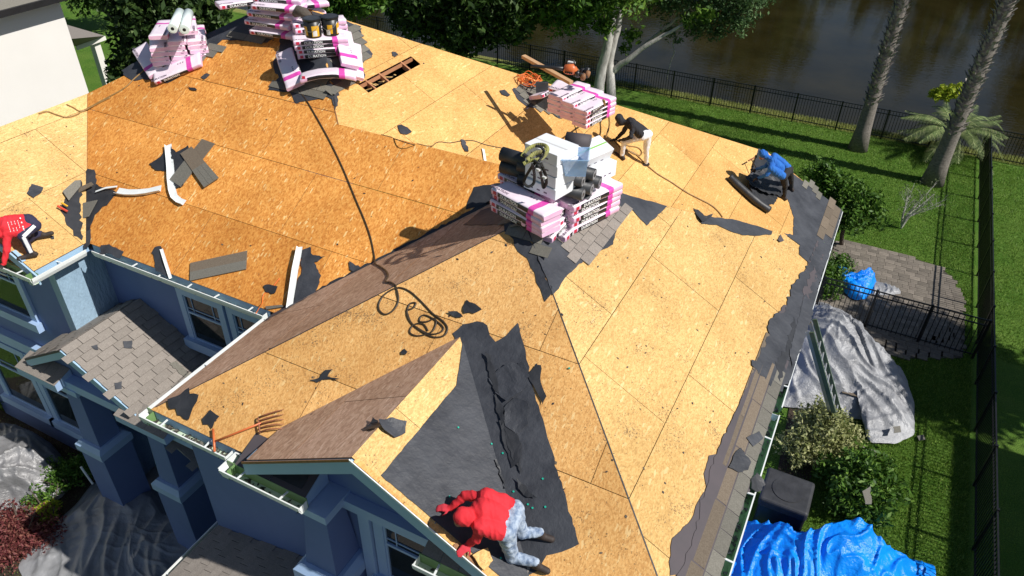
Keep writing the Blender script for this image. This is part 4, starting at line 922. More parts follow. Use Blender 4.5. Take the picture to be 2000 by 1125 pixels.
# translucent bin
def bin_mat():
    m, nt, b = mat('clear_plastic', (.36, .58, .86), .18, 0, .5); b.inputs['Alpha'].default_value = .62; return m
c = atz(1126, 318, 2.85); b = MB(); w0, w1, hh, t = .125, .16, .25, .006
def ringbox(b, a0, z0, a1, z1): return b.add([(-a0, -a0, z0), (a0, -a0, z0), (a0, a0, z0), (-a0, a0, z0), (-a1, -a1, z1), (a1, -a1, z1), (a1, a1, z1), (-a1, a1, z1)], [(0, 1, 5, 4), (1, 2, 6, 5), (2, 3, 7, 6), (3, 0, 4, 7)])
ringbox(b, w0, 0, w1, hh); ringbox(b, w0-t, t, w1-t, hh); b.add([(-w0, -w0, 0), (w0, -w0, 0), (w0, w0, 0), (-w0, w0, 0)], [(0, 3, 2, 1)])
BINM = bin_mat(); o = b.build('plastic_bin', BINM, fix=False); o.location = c-Vector((0, 0, .12)); o.rotation_euler = (.05, -.06, radians(20)); tag(o, 'open translucent blue plastic bin on top of the black felt rolls', 'plastic bin')
b = MB(); ringbox(b, w1+.012, hh-.012, w1+.012, hh); ringbox(b, w1, hh, w1+.012, hh); b.build('rim', BINM, o, fix=False)
# harness: webbing loops hanging over the boxes
WEB = noisy('webbing_black', (.01, .01, .011), (.02, .02, .02), 20, .6, .3, .003); WEBY = noisy('webbing_tan', (.16, .14, .07), (.40, .42, .10), 6, .7, .3, .003)
hr = empty('safety_harness', 'black and yellowish safety harness slung over the white boxes', 'safety harness', atz(1055, 315, 2.5))
def strap(px, wd, m, name):
    P = smooth([atz(x, y, z) for x, y, z in px], 5); b = MB(); L = []
    for i, p in enumerate(P):
        d = (P[min(i+1, len(P)-1)]-P[max(i-1, 0)]).normalized(); s = d.cross((CAM-p).normalized()+Vector((sin(i*.4)*.5, 0, cos(i*.3)*.4))).normalized(); L.append((p-s*wd/2, p+s*wd/2))
    for i in range(len(L)-1): b.add([L[i][0], L[i][1], L[i+1][1], L[i+1][0]], [(0, 1, 2, 3)])
    o = b.build(name, m, hr, fix=False, smooth=True); md = o.modifiers.new('s', 'SOLIDIFY'); md.thickness = .006
ZT = 3.06
strap([(1058, 300, ZT+.04), (1045, 318, ZT), (1036, 330, ZT-.1), (1027, 345, ZT-.25), (1024, 357, ZT-.35), (1032, 364, ZT-.4), (1042, 358, ZT-.36), (1044, 340, ZT-.2), (1040, 322, ZT)], .035, WEB, 'leg_strap')
strap([(1050, 302, ZT+.04), (1052, 322, ZT), (1056, 340, ZT-.15), (1060, 358, ZT-.32), (1062, 366, ZT-.4), (1067, 356, ZT-.3), (1064, 338, ZT-.15), (1056, 318, ZT)], .04, WEB, 'leg_strap')
strap([(1020, 305, ZT+.04), (1030, 292, ZT+.05), (1048, 283, ZT+.06), (1064, 284, ZT+.07), (1070, 292, ZT+.06), (1062, 306, ZT+.05), (1050, 312, ZT+.05), (1036, 314, ZT+.03), (1022, 320, ZT)], .045, WEBY, 'shoulder_strap')
strap([(1030, 312, ZT+.05), (1044, 300, ZT+.07), (1058, 296, ZT+.08), (1066, 290, ZT+.08)], .05, WEBY, 'shoulder_strap')
strap([(1022, 300, ZT+.06), (1032, 308, ZT+.05), (1046, 316, ZT+.03), (1056, 326, ZT-.03)], .04, WEB, 'chest_strap')
strap([(1046, 285, ZT+.08), (1058, 288, ZT+.09), (1062, 300, ZT+.08), (1054, 312, ZT+.05), (1046, 330, ZT-.05)], .035, WEB, 'waist_strap')
for px, py in ((1048, 330), (1060, 345), (1040, 312)): MB().bar(atz(px, py, ZT-.05), atz(px+6, py+3, ZT-.05), .03, .02).build('buckle', mat_tape, hr)
# white rolls
WRL = noisy('white_roll', (.70, .82, .78), (.82, .90, .88), 3, .4, .4, .006, 12)
for (a, z0, c, z1, s) in (((337, 56), 2.80, (352, 24), 2.86, 'left'), ((360, 58), 2.80, (370, 20), 2.88, 'right')):
    rollobj('white_roll', atz(a[0], a[1], z0), atz(a[0], a[1], z0)+(atz(c[0], c[1], z1)-atz(a[0], a[1], z0)).normalized()*.80, .085, WRL, WRL, '%s one of the two white rolls lying on the left pink stack' % s, 'roll', 'white rolls on the left pink stack')
# buckets
YEL = noisy('bucket_yellow', (.72, .38, .02), (.80, .46, .04), 4, .4, .1, .002); LABW = mat('bucket_label', (.72, .73, .74), .5)[0]; STEEL = mat('steel', (.5, .5, .52), .3, .9)[0]
for px, py, s, yr in ((613, 71, 'left', .2), (647, 67, 'right', 1.1)):
    c = atz(px, py, 2.93); o = MB().tube([c, c+Vector((0, 0, .02)), c+Vector((0, 0, .30))], [.13, .135, .15], 28).build('bucket', BLACKP); 
    for p in o.data.polygons: p.use_smooth = len(p.vertices) == 4
    tag(o, '%s black lidded bucket with yellow panels on the stack by the ridge' % s, 'bucket', 'buckets on the bundle stack')
    def panel(a0, a1, z0, z1, m, nme, off=.0025):
        b = MB(); k = 6
        for i in range(k):
            t0, t1 = a0+(a1-a0)*i/k, a0+(a1-a0)*(i+1)/k
            f = lambda t, z: c+Vector((cos(t)*(.135+.015*z/.3+off), sin(t)*(.135+.015*z/.3+off), z)); b.add([f(t0, z0), f(t1, z0), f(t1, z1), f(t0, z1)], [(0, 1, 2, 3)])
        b.build(nme, m, o, fix=False)
    panel(-2.35+yr, -1.75+yr, .05, .20, YEL, 'yellow_panel'); panel(-1.2+yr, -.3+yr, .03, .21, YEL, 'yellow_panel'); panel(-1.1+yr, -.6+yr, .04, .13, LABW, 'label', .004); panel(-2.5+yr, -2.05+yr, .03, .12, LABW, 'label', .004)
    MB().tube([c+Vector((0, 0, .285)), c+Vector((0, 0, .31))], .158, 28).build('lid', BLACKP, o); MB().tube([c+Vector((0, 0, .311)), c+Vector((0, 0, .3125))], .132, 28).build('lid_centre', FELT, o)
    MB().tube([c+Vector((cos(t)*.16, sin(t)*.16, .24-.12*sin((t+2.4)/2.4*pi))) for t in [(-2.4+2.4*i/12) for i in range(13)]], .004, 5).build('handle', STEEL, o)
# cap / glove heap behind the buckets
b = MB(); c = atz(588, 34, 3.0)
o = b.tube([c+Vector((-.15, 0, .02)), c+Vector((-.05, .02, .1)), c+Vector((.08, .02, .09)), c+Vector((.2, .05, .02))], [.05, .10, .09, .04], 12).build('canvas_bag', noisy('canvas', (.07, .055, .045), (.15, .13, .11), 8, .9, .8, .02), smooth=True); tag(o, 'crumpled dark canvas bag behind the two buckets', 'bag')
# tool stack: plank, saw, tool heap
o = MB().bar(atz(1022, 110, 2.12), atz(1116, 162, 1.98), .10, .06).build('wood_plank', WOOD); bevel(o, .004, 1); tag(o, 'thick tan wooden plank lying across the tool stack', 'plank')
ORG = noisy('tool_orange', (.55, .12, .035), (.66, .18, .055), 6, .4, .1, .003)
t0 = atz(1113, 143, 2.0); sw = empty('leaf_blower', 'orange and black power blower with a long black tube on the tool stack', 'blower', t0)
o = MB().tube([t0+Vector((-.10, -.02, .02)), t0+Vector((-.06, -.02, .07)), t0+Vector((.05, 0, .09)), t0+Vector((.12, .02, .04))], [.05, .10, .11, .06], 12).build('motor_housing', ORG, sw, smooth=True)
MB().box(tuple(t0+Vector((-.08, .02, .13))), tuple(t0+Vector((.06, .1, .20)))).build('top_cover', mat_tape, sw)
MB().tube([t0+Vector((-.06, -.03, .08)), t0+Vector((-.25, -.10, .09)), t0+Vector((-.62, -.24, .10)), t0+Vector((-.70, -.28, .10))], [.05, .035, .032, .022], 12).build('tube', BLACKP, sw, smooth=True)
MB().tube([t0+Vector((-.1, 0, .16)), t0+Vector((-.05, 0, .26)), t0+Vector((.06, 0, .26)), t0+Vector((.1, 0, .15))], .014, 8).build('handle', BLACKP, sw, smooth=True)
for i in range(4): MB().tube([t0+Vector((-.04+.04*i, -.11, .05)), t0+Vector((-.04+.04*i, -.12, .05))], .02, 10).build('vent', BLACKP, sw)
t1 = atz(1135, 148, 1.95); tb = empty('tool_belt', 'dark tool belt heaped beside the orange blower', 'tool belt', t1)
for i in range(7):
    a = i*.9; q = t1+Vector((cos(a)*.12, sin(a)*.12, .04+.03*sin(a*2))); MB().tube([q+Vector((0, 0, -.05)), q, q+Vector((.03*cos(a), .03*sin(a), .07))], [.035, .055, .04], 9).build('pouch', BLACKP if i % 3 else noisy('leather%d' % i, (.20, .09, .04), (.3, .15, .07), 9, .7), tb, smooth=True)
MB().tube([t1+Vector((cos(i*.35)*.15, sin(i*.35)*.13, .05+.04*sin(i))) for i in range(18)], .02, 6).build('belt', WEB, tb, smooth=True)
b = MB(); a, c = on(1058, 162, 'F2', .45), on(1060, 212, 'F2', .03); s = Vector((.12, .05, 0))
o = b.prism([a-s, a+s, c+s, c-s], (0, .02, .02)).build('felt_scrap', FELT2); curl(o, .03, 3); tag(o, 'long black felt strip hanging down the left side of the tool stack', 'felt scrap', 'torn felt scraps on the roof')
# orange fork
fk = empty('roofing_fork', 'orange roofing fork with five long tines lying above the front gutter', 'fork', on(480, 840, 'F3', .04))
def f3(x, y, h): return on(x, y, 'F3', h)
MB().tube([f3(420, 862, .05), f3(460, 846, .06), f3(510, 826, .07)], .012, 10).build('shaft', ORG, fk, smooth=True)
MB().tube([f3(416, 838, .05), f3(418, 862, .05), f3(419, 882, .05)], .015, 10).build('grip', ORG, fk, smooth=True)
RUST = noisy('rusty_steel', (.20, .07, .035), (.36, .14, .07), 12, .6, .3, .003)
MB().tube([f3(504, 816, .06), f3(506, 832, .07), f3(508, 846, .06)], .011, 8).build('crossbar', RUST, fk)
for i in range(5):
    y = 815+i*7.5; MB().tube([f3(505, y, .06), f3(520, y-6, .075), f3(540, y-12+i, .06), f3(554, y-15+i*2, .035)], [.010, .010, .008, .004], 7).build('tine', RUST, fk, smooth=True)
# hammer and nail gun bits near the rubbish pile
hm = empty('hammer', 'hammer lying on the bare boards by the worker in blue', 'hammer', on(1466, 318, 'F2', .03))
MB().tube([on(1468, 312, 'F2', .22), on(1478, 330, 'F2', .25)], .013, 8).build('handle', BLACKP, hm); MB().tube([on(1462, 314, 'F2', .22), on(1473, 308, 'F2', .22)], .018, 8).build('head', RUST, hm)
kn = empty('utility_knife', 'red and yellow utility knife in the rubbish pile near the left worker', 'knife', on(125, 402, 'FL', .06))
MB().bar(on(112, 402, 'FL', .08), on(132, 413, 'FL', .08), .03, .02).build('body', mat('tool_red', (.6, .07, .04), .4)[0], kn); MB().bar(on(120, 396, 'FL', .10), on(132, 403, 'FL', .10), .025, .02).build('grip', YEL, kn)
# ------------------------------------------------------------------ yard: fences, patio, pavers
def fence_run(label, p, q, n_posts, h=1.22, sp=.112, limit=300, name='picket_fence', skip=()):
    p = Vector(p); q = Vector(q); d = (q-p); L = d.length; d.normalize(); e = empty(name, label, 'fence', p)
    pm = MB().bar((0, 0, 0), (0, 0, h+.04), .06, .06, up=Vector((1, 0, 0))).mesh('post', BLACK)
    for i in range(n_posts):
        x = D.objects.new('post', pm); link(x, e); x.location = p+d*(L*i/(n_posts-1)); x.matrix_parent_inverse = Matrix.Translation(-p)
    for z in (h, h-.16, .12): MB().bar(p+Vector((0, 0, z)), q+Vector((0, 0, z)), .03, .028).build('rail', BLACK, e)
    n = int(L/sp); km = MB().bar((0, 0, .06), (0, 0, h), .018, .018, up=Vector((1, 0, 0))).mesh('picket', BLACK); pos = [p+d*(sp*(i+.5)) for i in range(n)]
    vis = sorted(range(n), key=lambda i: (not (0 < proj(pos[i])[0] < 2000), (pos[i]-CAM).length)); near = set(vis[:limit])
    for i in near: x = D.objects.new('picket', km); link(x, e); x.location = pos[i]
    rest = [i for i in range(n) if i not in near]
    if rest:
        b = MB()
        for i in rest: b.bar(pos[i]+Vector((0, 0, .06)), pos[i]+Vector((0, 0, h)), .018, .018, up=Vector((1, 0, 0)))
        tag(b.build('distant_pickets', BLACK, e), kind='stuff')
    return e
FY = 32.15
fence_run('long black picket fence running along the pond behind the lawn', (-32.9, FY, GZ), (4.12, FY, GZ), 22)
fence_run('short black picket fence of the next yard along the pond, at the right edge', (4.26, FY+.02, GZ), (14.8, FY+.02, GZ), 7)
fence_run('black picket fence separating the two side yards, seen end-on', (4.19, 10.5, GZ), (4.19, FY-.1, GZ), 13, sp=.105, limit=200)
fence_run('black gate fence crossing the patio between the house and the side fence', (.12, 18.75, GZ), (4.10, 18.75, GZ), 4, sp=.12)
# patio of single pavers
patio_px = [(1600, 470), (1645, 472), (1690, 478), (1740, 492), (1790, 507), (1832, 520), (1862, 545), (1878, 590), (1885, 640), (1880, 700), (1780, 700), (1700, 690), (1590, 660), (1560, 560)]
PP = [(atz(x, y, GZ).x, atz(x, y, GZ).y) for x, y in patio_px]
patio = MB().prism([Vector((x, y, GZ+.012)) for x, y in PP], (0, 0, -.06)).build('patio', noisy('paver_sand', (.05, .045, .035), (.09, .08, .06), 20, .95)); tag(patio, kind='structure')
PAV = [noisy('paver_%d' % i, c1, c2, 9, .9, .5, .004, 60, rnd=.2) for i, (c1, c2) in enumerate((((.115, .10, .082), (.19, .165, .135)), ((.14, .12, .10), (.225, .195, .16))))]
pvm = []
for i in range(4):
    w_, h_ = ((.292, .192), (.192, .192), (.292, .192), (.292, .192))[i]
    b = MB().box((-w_/2, -h_/2, 0), (w_/2, h_/2, .03)); pvm.append(b.mesh('paver', PAV[i % 2]))
y = min(p[1] for p in PP); row = 0; cnt = 0; extra = MB(); r = random.Random(2); place = []
while y < max(p[1] for p in PP):
    x = min(p[0] for p in PP)+(row % 2)*.15
    while x < max(p[0] for p in PP):
        k = r.choice((0, 2, 3, 1)); w_ = .3 if k != 1 else .2
        if inpoly(x+w_/2, y+.1, PP) and x+w_/2 > .1: place.append((x+w_/2, y+.1, k))
        x += w_
    y += .2; row += 1
place.sort(key=lambda t: hypot(t[0], t[1]-21.8))
for i, (x, y, k) in enumerate(place):
    if i < 300:
        o = D.objects.new('paver', pvm[k]); link(o, patio); o.location = (x, y, GZ+.002+r.uniform(-.003, .004)); o.rotation_euler = (r.uniform(-.01, .01), r.uniform(-.01, .01), r.uniform(-.01, .01))
    else: extra.box((x-.145, y-.095, GZ+.002), (x+.145, y+.095, GZ+.03))
if extra.v: tag(extra.build('paver_field', PAV[0], patio), kind='stuff')
mb = MB(); BED = noisy('mulch', (.018, .012, .008), (.07, .05, .03), 18, .95, 1, .03)
beds = [[(1625, 500), (1560, 560), (1560, 700), (1480, 1125), (1400, 1300), (1450, 1180), (1530, 1040), (1600, 900), (1640, 760), (1640, 560)], [(-100, 780), (0, 800), (120, 850), (200, 890), (330, 930), (480, 960), (460, 1120), (300, 1250), (0, 1300), (-200, 1100)]]
for i, q in enumerate(beds):
    o = MB().prism([atz(x, y, GZ+.02) for x, y in q], (0, 0, -.05)).build('mulch_bed', BED); tag(o, kind='structure')
# driveway-side patch of lawn in front is the same sheet. grass blades near the house
def blades(name, x0, x1, y0, y1, n, hmin, hmax, m, seed):
    q = np.random.default_rng(seed); x = x0+(x1-x0)*q.random(n); y = y0+(y1-y0)*q.random(n)
    bad = np.array([inpoly(a, b, PP) for a, b in zip(x, y)]); x, y = x[~bad], y[~bad]; n = len(x)
    a = q.random(n)*6.283; h = hmin+(hmax-hmin)*q.random(n); wd = .006+.006*q.random(n); lx = q.normal(0, .4, n)*h; ly = q.normal(0, .4, n)*h
    z = np.full(n, GZ-.015); V = np.stack([np.stack([x-np.cos(a)*wd, y-np.sin(a)*wd, z], 1), np.stack([x+np.cos(a)*wd, y+np.sin(a)*wd, z], 1), np.stack([x+lx, y+ly, z+h], 1)], 1).reshape(-1, 3).astype(np.float32)
    me = D.meshes.new(name); me.vertices.add(len(V)); me.vertices.foreach_set('co', V.ravel()); me.loops.add(len(V)); me.loops.foreach_set('vertex_index', np.arange(len(V), dtype=np.int32))
    me.polygons.add(n); me.polygons.foreach_set('loop_start', np.arange(0, len(V), 3, dtype=np.int32)); me.polygons.foreach_set('loop_total', np.full(n, 3, np.int32)); me.materials.append(m); me.update()
    return tag(link(D.objects.new(name, me)), kind='stuff')
GRB = leaf_mat('grass_blade', (.07, .145, .014), (.145, .27, .032), (.30, .42, .09), .3)
GRY = leaf_mat('grass_blade_dry', (.18, .24, .06), (.32, .36, .10), (.42, .40, .16), .3)
blades('lawn_blades', .4, 4.1, 11, 22, 90000, .03, .075, GRB, 1)
blades('lawn_blades', -9, 4.1, 22, 32.1, 130000, .03, .08, GRB, 2)
blades('bank_grass', -16, 9, 32.2, 33.0, 30000, .05, .14, GRY, 3)
blades('lawn_blades', 4.3, 8, 19, 32, 40000, .03, .08, GRB, 4)
blades('lawn_blades', -19, -11, 1.5, 7, 20000, .03, .08, GRB, 5)
# ------------------------------------------------------------------ trees and plants
def tree(name, label, cat, base, trunk_pts, r0, r1, branches, cen, rad, n, size, lm, bark, group=None, flat=.8, seed=0, fill=.3):
    e = empty(name, label, cat, base, group); b = MB(); limb(b, trunk_pts, r0, r1, 10, .08)
    b.build('trunk', bark, e, smooth=True)
    for br, ra, rb_ in branches: q = MB(); limb(q, br, ra, rb_, 7, .10); q.build('branch', bark, e, smooth=True)
    leaves('crown', cen, rad, n, size, lm, e, fill, flat, seed); return e
gt = 'trees behind the house by the pond'
# pale double trunk tree in the middle of the top edge
B = Vector((-10.95, 30.3, GZ)); Y = 30.6
A_ = lambda x, y, yy=Y: aty(x, y, yy)
t = tree('maple_tree', 'pale barked double trunk tree with bright leaves in front of the pond', 'tree', B, [B, A_(1176, 130), A_(1190, 60), A_(1205, -30), A_(1230, -120)], .25, .14,
     [([B+Vector((.5, .2, .1)), A_(1192, 120, 30.9), A_(1206, 60, 31), A_(1214, 20, 31.1)], .22, .10), ([A_(1190, 145, 30.8), A_(1222, 118, 30.9), A_(1265, 88, 31), A_(1308, 62, 31.3), A_(1340, 45, 31.5), A_(1375, 30, 31.6)], .15, .02),
      ([A_(1214, 20, 31.1), A_(1160, -30, 30.6), A_(1120, -60, 30.4)], .12, .04)],
     [A_(1080, 18, 30.4), A_(1040, -20, 30.2), A_(1120, 30, 30), A_(1160, 0, 29.6), A_(1210, -40, 30), A_(1110, -70, 30.5), A_(1180, 52, 30), A_(1015, 40, 30.8), A_(1000, -40, 31), A_(1232, 70, 32), A_(1220, 95, 32.2), A_(1260, -60, 33), A_(1345, 40, 31.5), A_(1378, 28, 31.6)],
     [1.2, 1.4, 1.0, 1.1, 1.8, 2.0, .5, .9, 1.6, .45, .3, 1.6, .35, .45], 15500, .13, L_MAPLE, BARK_W, gt, seed=1, fill=.2)
B = Vector((-8.2, 31.2, GZ)); 
tree('willow_tree', 'grey green feathery tree overhanging the pond right of the pale trunks', 'tree', Vector((-9.6, 31.1, GZ)), [A_(1190, 150, 33.2), A_(1250, 95, 33.2), A_(1330, 30, 33.2), A_(1400, -40, 33.2)], .10, .06,
     [([A_(1330, 30, 33.2), A_(1400, 30, 33.2), A_(1460, 15, 33.2)], .06, .02), ([A_(1318, 70, 33.2), A_(1316, 100, 33.2), A_(1308, 130, 33.2), A_(1304, 156, 33.2)], .045, .015)],
     [A_(1300, 10, 33.2), A_(1340, -10, 33.2), A_(1380, 30, 33.2), A_(1420, 5, 33.2), A_(1400, 62, 33.2), A_(1440, 40, 33.2), A_(1470, -10, 33.2), A_(1360, 55, 33.2), A_(1310, 62, 33.2), A_(1350, -70, 33.2), A_(1440, -70, 33.2), A_(1325, 80, 33.2)],
     [.8, 1.2, .95, 1.1, .5, .8, 1.0, .6, .4, 2.0, 2.0, .22], 14000, .085, L_WILLOW, BARK_W, gt, seed=2, fill=.15)
tree('oak_tree', 'dark dense tree behind the roof between the buckets and the tool stack', 'tree', aty(880, 120, 29.5), [atz(900, 120, GZ), A_(905, 40, 29.5), A_(900, -40, 29.5)], .3, .15, [([A_(905, 40, 29.5), A_(820, 0, 29.2)], .12, .05), ([A_(905, 40, 29.5), A_(980, 10, 29.2)], .12, .05)],
     [A_(860, 20, 29), A_(800, 0, 29), A_(920, 40, 29), A_(980, 10, 29.2), A_(880, 62, 29), A_(820, 45, 28.6), A_(940, -40, 29), A_(840, -60, 29), A_(1000, 60, 29.5), A_(900, 85, 28.8), A_(780, 30, 29), A_(955, 75, 29), A_(1010, -30, 29.8)],
     [1.4, 1.1, 1.3, 1.3, .9, .9, 2, 2, .7, .7, .7, .6, 1.3], 24000, .15, L_OAK, BARK_D, gt, seed=3, fill=.1)
tree('young_tree', 'small light green tree at the top edge right of the bucket stack', 'tree', atz(690, 60, GZ), [atz(690, 60, GZ), A_(690, 10, 24), A_(690, -40, 24)], .15, .08, [], [A_(665, 5, 24), A_(700, 15, 24), A_(680, -30, 24), A_(735, -5, 24.3), A_(650, 30, 23.5)], [.7, .5, 1.2, .6, .4], 5000, .12, L_SHRUB, BARK_D, gt, seed=4, fill=.2)
tree('magnolia_tree', 'big dark green bushy tree between the offwhite neighbour wall and the left stack', 'tree', atz(250, 160, GZ), [atz(250, 170, GZ), aty(250, 60, 17), aty(250, 0, 17)], .25, .12, [([aty(250, 60, 17), aty(330, 20, 17)], .1, .04), ([aty(250, 60, 17), aty(200, 20, 17)], .1, .04)],
     [aty(290, 60, 16.6), aty(315, 30, 16.6), aty(275, 0, 17), aty(285, 110, 16), aty(330, 70, 16.6), aty(262, 100, 16.4), aty(360, 10, 17), aty(300, -40, 17), aty(232, 135, 16), aty(180, -30, 26), aty(395, 40, 17.4), aty(255, 150, 15.6), aty(420, 10, 17.5)],
     [1.0, 1.2, 1.0, .8, .9, .6, 1.1, 1.6, .4, 1.6, .6, .5, .5], 26000, .13, L_OAK, BARK_D, None, seed=5, fill=.1)
def dense_crown_extra(): pass
tree('corner_tree', 'rounded leafy small tree beside the right corner of the roof', 'tree', atz(1643, 478, GZ), [atz(1643, 478, GZ), aty(1650, 440, 22.6), aty(1655, 400, 22.6)], .07, .04, [([aty(1650, 440, 22.6), aty(1680, 400, 22.6)], .03, .015)],
     [aty(1640, 375, 22.4), aty(1665, 390, 22.6), aty(1690, 420, 22.6), aty(1625, 355, 22.2), aty(1650, 420, 22.2), aty(1700, 395, 22.8), aty(1610, 330, 22)], [.55, .65, .5, .45, .6, .4, .35], 9000, .075, L_SHRUB, BARK_D, None, seed=6, fill=.2)
def shrub(name, label, px, py, n, size, m, cen, seed=0, fill=.25, flat=.8):
    g0 = atz(px, py, GZ); e = empty(name, label, 'shrub', g0, None); b = MB(); r = random.Random(seed)
    for i in range(6):
        a = r.uniform(0, 6.28); b.tube([g0+Vector((cos(a)*.05, sin(a)*.05, 0)), g0+Vector((cos(a)*.25, sin(a)*.25, .35)), g0+Vector((cos(a)*.4, sin(a)*.4, .6))], [.02, .014, .006], 6)
    b.build('stems', BARK_D, e); leaves('foliage', [g0+Vector(c[:3]) for c in cen], [c[3] for c in cen], n, size, m, e, fill, flat, seed); return e
shrub('variegated_shrub', 'pale yellow green variegated shrub below the ladder along the right wall', 1590, 885, 12000, .045, L_VAR, [(-.1, -.1, .6, .55), (.3, .25, .6, .5), (-.3, -.5, .5, .45), (-.1, .4, .7, .45), (.35, -.2, .4, .4), (.05, 0, 1.0, .35)], 1)
shrub('round_shrub', 'glossy bright green shrub between the variegated shrub and the blue tarp', 1665, 985, 9000, .06, L_SHRUB, [(0, 0, .6, .55), (.4, .3, .5, .45), (-.35, .2, .55, .45), (.1, .6, .6, .45), (.35, -.3, .4, .4), (-.2, -.3, .5, .45), (-.1, .2, .95, .3)], 2)
shrub('low_shrub', 'low green shrub at the patio edge under the upper right gutter', 1625, 545, 5000, .05, L_SHRUB, [(0, 0, .3, .45), (.1, .5, .3, .35), (-.1, -.5, .35, .4), (.0, -1.0, .3, .35)], 3)
shrub('red_shrub', 'dark red leaved shrub between the two grey tarps at lower left', 45, 1050, 7000, .035, L_RED, [(0, .1, .2, .5), (.5, .2, .2, .4), (-.5, 0, .2, .45), (.2, -.35, .15, .4)], 4, flat=.55)
shrub('green_shrub', 'bright green shrub beside the left tarp and the white stake', 135, 950, 5000, .04, L_SHRUB, [(0, 0, .35, .38), (-.15, -.5, .2, .3), (.15, .4, .35, .3)], 5)
shrub('lime_shrub', 'small lime yellow plant at the end of the red shrub', 100, 1010, 1800, .035, L_YEL, [(0, 0, .2, .2), (.15, -.2, .15, .16)], 6)
shrub('corner_shrub', 'small bright shrub cut by the left edge beside the lower windows', 5, 800, 2500, .04, L_SHRUB, [(0, 0, .4, .35), (.1, .3, .3, .3)], 7)
shrub('meadow_shrub', 'yellowish green low bush on the lawn beside the blue worker', 1640, 385, 4000, .05, L_SHRUB, [(-.4, .8, .2, .5), (-.9, 1.3, .15, .5), (-.1, .3, .2, .4)], 8, flat=.5)
e = empty('bare_shrub', 'thin nearly leafless shrub on the lawn right of the corner tree', 'shrub', atz(1760, 446, GZ)); g0 = e.location.copy(); r = random.Random(5); tips = []
b = MB()
for i in range(16):
    a = r.uniform(0, 6.28); s = r.uniform(.2, .75); p1 = g0+Vector((.12*cos(a), .12*sin(a), .5)); p2 = g0+Vector((s*cos(a)+.25, s*sin(a)+.25, r.uniform(.9, 1.5))); b.tube([g0, p1, p2], [.025, .014, .004], 5); tips.append(p2)
    for k in range(4): q = p1.lerp(p2, .4+.15*k); t_ = q+Vector((r.uniform(-.25, .25), r.uniform(-.25, .25), r.uniform(.05, .3))); b.tube([q, t_], [.006, .002], 4); tips.append(t_)
b.build('stems', BARK_W, e); leaves('foliage', tips, [.14]*len(tips), 700, .03, L_BARE, e, .1, 1, 9)
def palm(name, label, base, lean, h, r0, r1, boots_from, red=None):
    e = empty(name, label, 'palm tree', base, 'tall palms on the back lawn'); top = base+lean; P = []
    for i in range(13):
        t = i/12; P.append(base.lerp(top, t)+Vector((0, 0, 0)))
    rr = [r0*1.5, r0*1.12, r0*.98]+[r0*.9+(r1-r0*.9)*(i-3)/9 for i in range(3, 13)]
    MB().tube(P, rr, 16).build('trunk', BARK_P, e, smooth=True)
    b = MB(); r = random.Random(3); L = lean.length; d = lean.normalized(); n = 0; s = boots_from
    while s < L:
        for k in range(9):
            a = k*2*pi/9+n*.7+r.uniform(-.2, .2); p = base+d*(s+r.uniform(-.06, .06)); out = Vector((cos(a), sin(a), 0)); sd = Vector((-sin(a), cos(a), 0)); R = r1*.95; q = p+out*R
            w_ = r.uniform(.05, .1); up = r.uniform(.08, .24); o_ = r.uniform(.06, .20); tw = r.uniform(-.06, .06)
            b.add([q-sd*w_, q+sd*w_, q+out*o_+sd*(w_*.5+tw)+Vector((0, 0, up)), q+out*o_-sd*(w_*.5-tw)+Vector((0, 0, up)), q-sd*w_*.8-Vector((0, 0, .05))-out*.02, q+sd*w_*.8-Vector((0, 0, .05))-out*.02], [(0, 1, 2, 3), (4, 3, 2, 5), (0, 3, 4), (1, 5, 2)])
        s += .13; n += 1
    tag(b.build('leaf_bases', BOOT, e, fix=False), kind='stuff')
    fr = MB()
    for k in range(26):
        a = k*2.4; dr = r.uniform(-.5, .6); pts = [top+Vector((cos(a)*s_, sin(a)*s_, dr*s_+.5*s_-.26*s_*s_)) for s_ in (0, .5, 1, 1.5, 2, 2.4)]
        frond(fr, pts, .5, 18)
    fr.build('crown', L_PALM, e, fix=False); return e
def frond(mb, pts, ln, n):
    P = smooth(pts, 5); k = len(P)-1; sx = None
    for i in range(k):
        mb.add([P[i]+Vector((0, 0, .01)), P[i]-Vector((0, 0, .01)), P[i+1]-Vector((0, 0, .01)), P[i+1]+Vector((0, 0, .01))], [(0, 1, 2, 3)])
    for i in range(n):
        t = (.12+.88*i/n)*k; j = int(t); p = P[j].lerp(P[min(j+1, k)], t-j); d = (P[min(j+1, k)]-P[j]).normalized(); sd = d.cross(Vector((0, 0, 1))).normalized(); l = ln*sin(pi*(.15+.8*i/n))
        for s in (-1, 1):
            tip = p+sd*s*l*.75+d*l*.55-Vector((0, 0, l*.25)); mb.add([p-d*.018, p+d*.018, tip], [(0, 1, 2)])
palm('palm_tree', 'left tall palm trunk on the back lawn with smooth grey foot', atz(1675, 291, GZ), Vector((-.1, .1, 10)), 10, .25, .20, 1.9)
palm('palm_tree', 'tall palm trunk on the back lawn, right one, rougher and whiter', atz(1820, 357, GZ), Vector((.25, .2, 9.5)), 10, .27, .21, 2.0)
pb = atz(1843, 300, GZ); e = empty('pindo_palm', 'bushy feather palm with arching grey green fronds behind the right palm trunk', 'palm', pb); MB().tube([pb, pb+Vector((0, 0, .9))], [.2, .26], 10).build('trunk', BARK_P, e)
fr = MB(); r = random.Random(8)
for k in range(46):
    a = k*2.39996; up = r.uniform(.2, 1.3); R = r.uniform(1.5, 2.1); pts = [pb+Vector((0, 0, .9))+Vector((cos(a)*R*s_, sin(a)*R*s_, up*s_*1.3-1.5*s_*s_*(.6+.3*r.random()))) for s_ in (0, .25, .5, .75, 1)]
    frond(fr, pts, .42, 34)
fr.build('crown', L_PALM, e, fix=False)
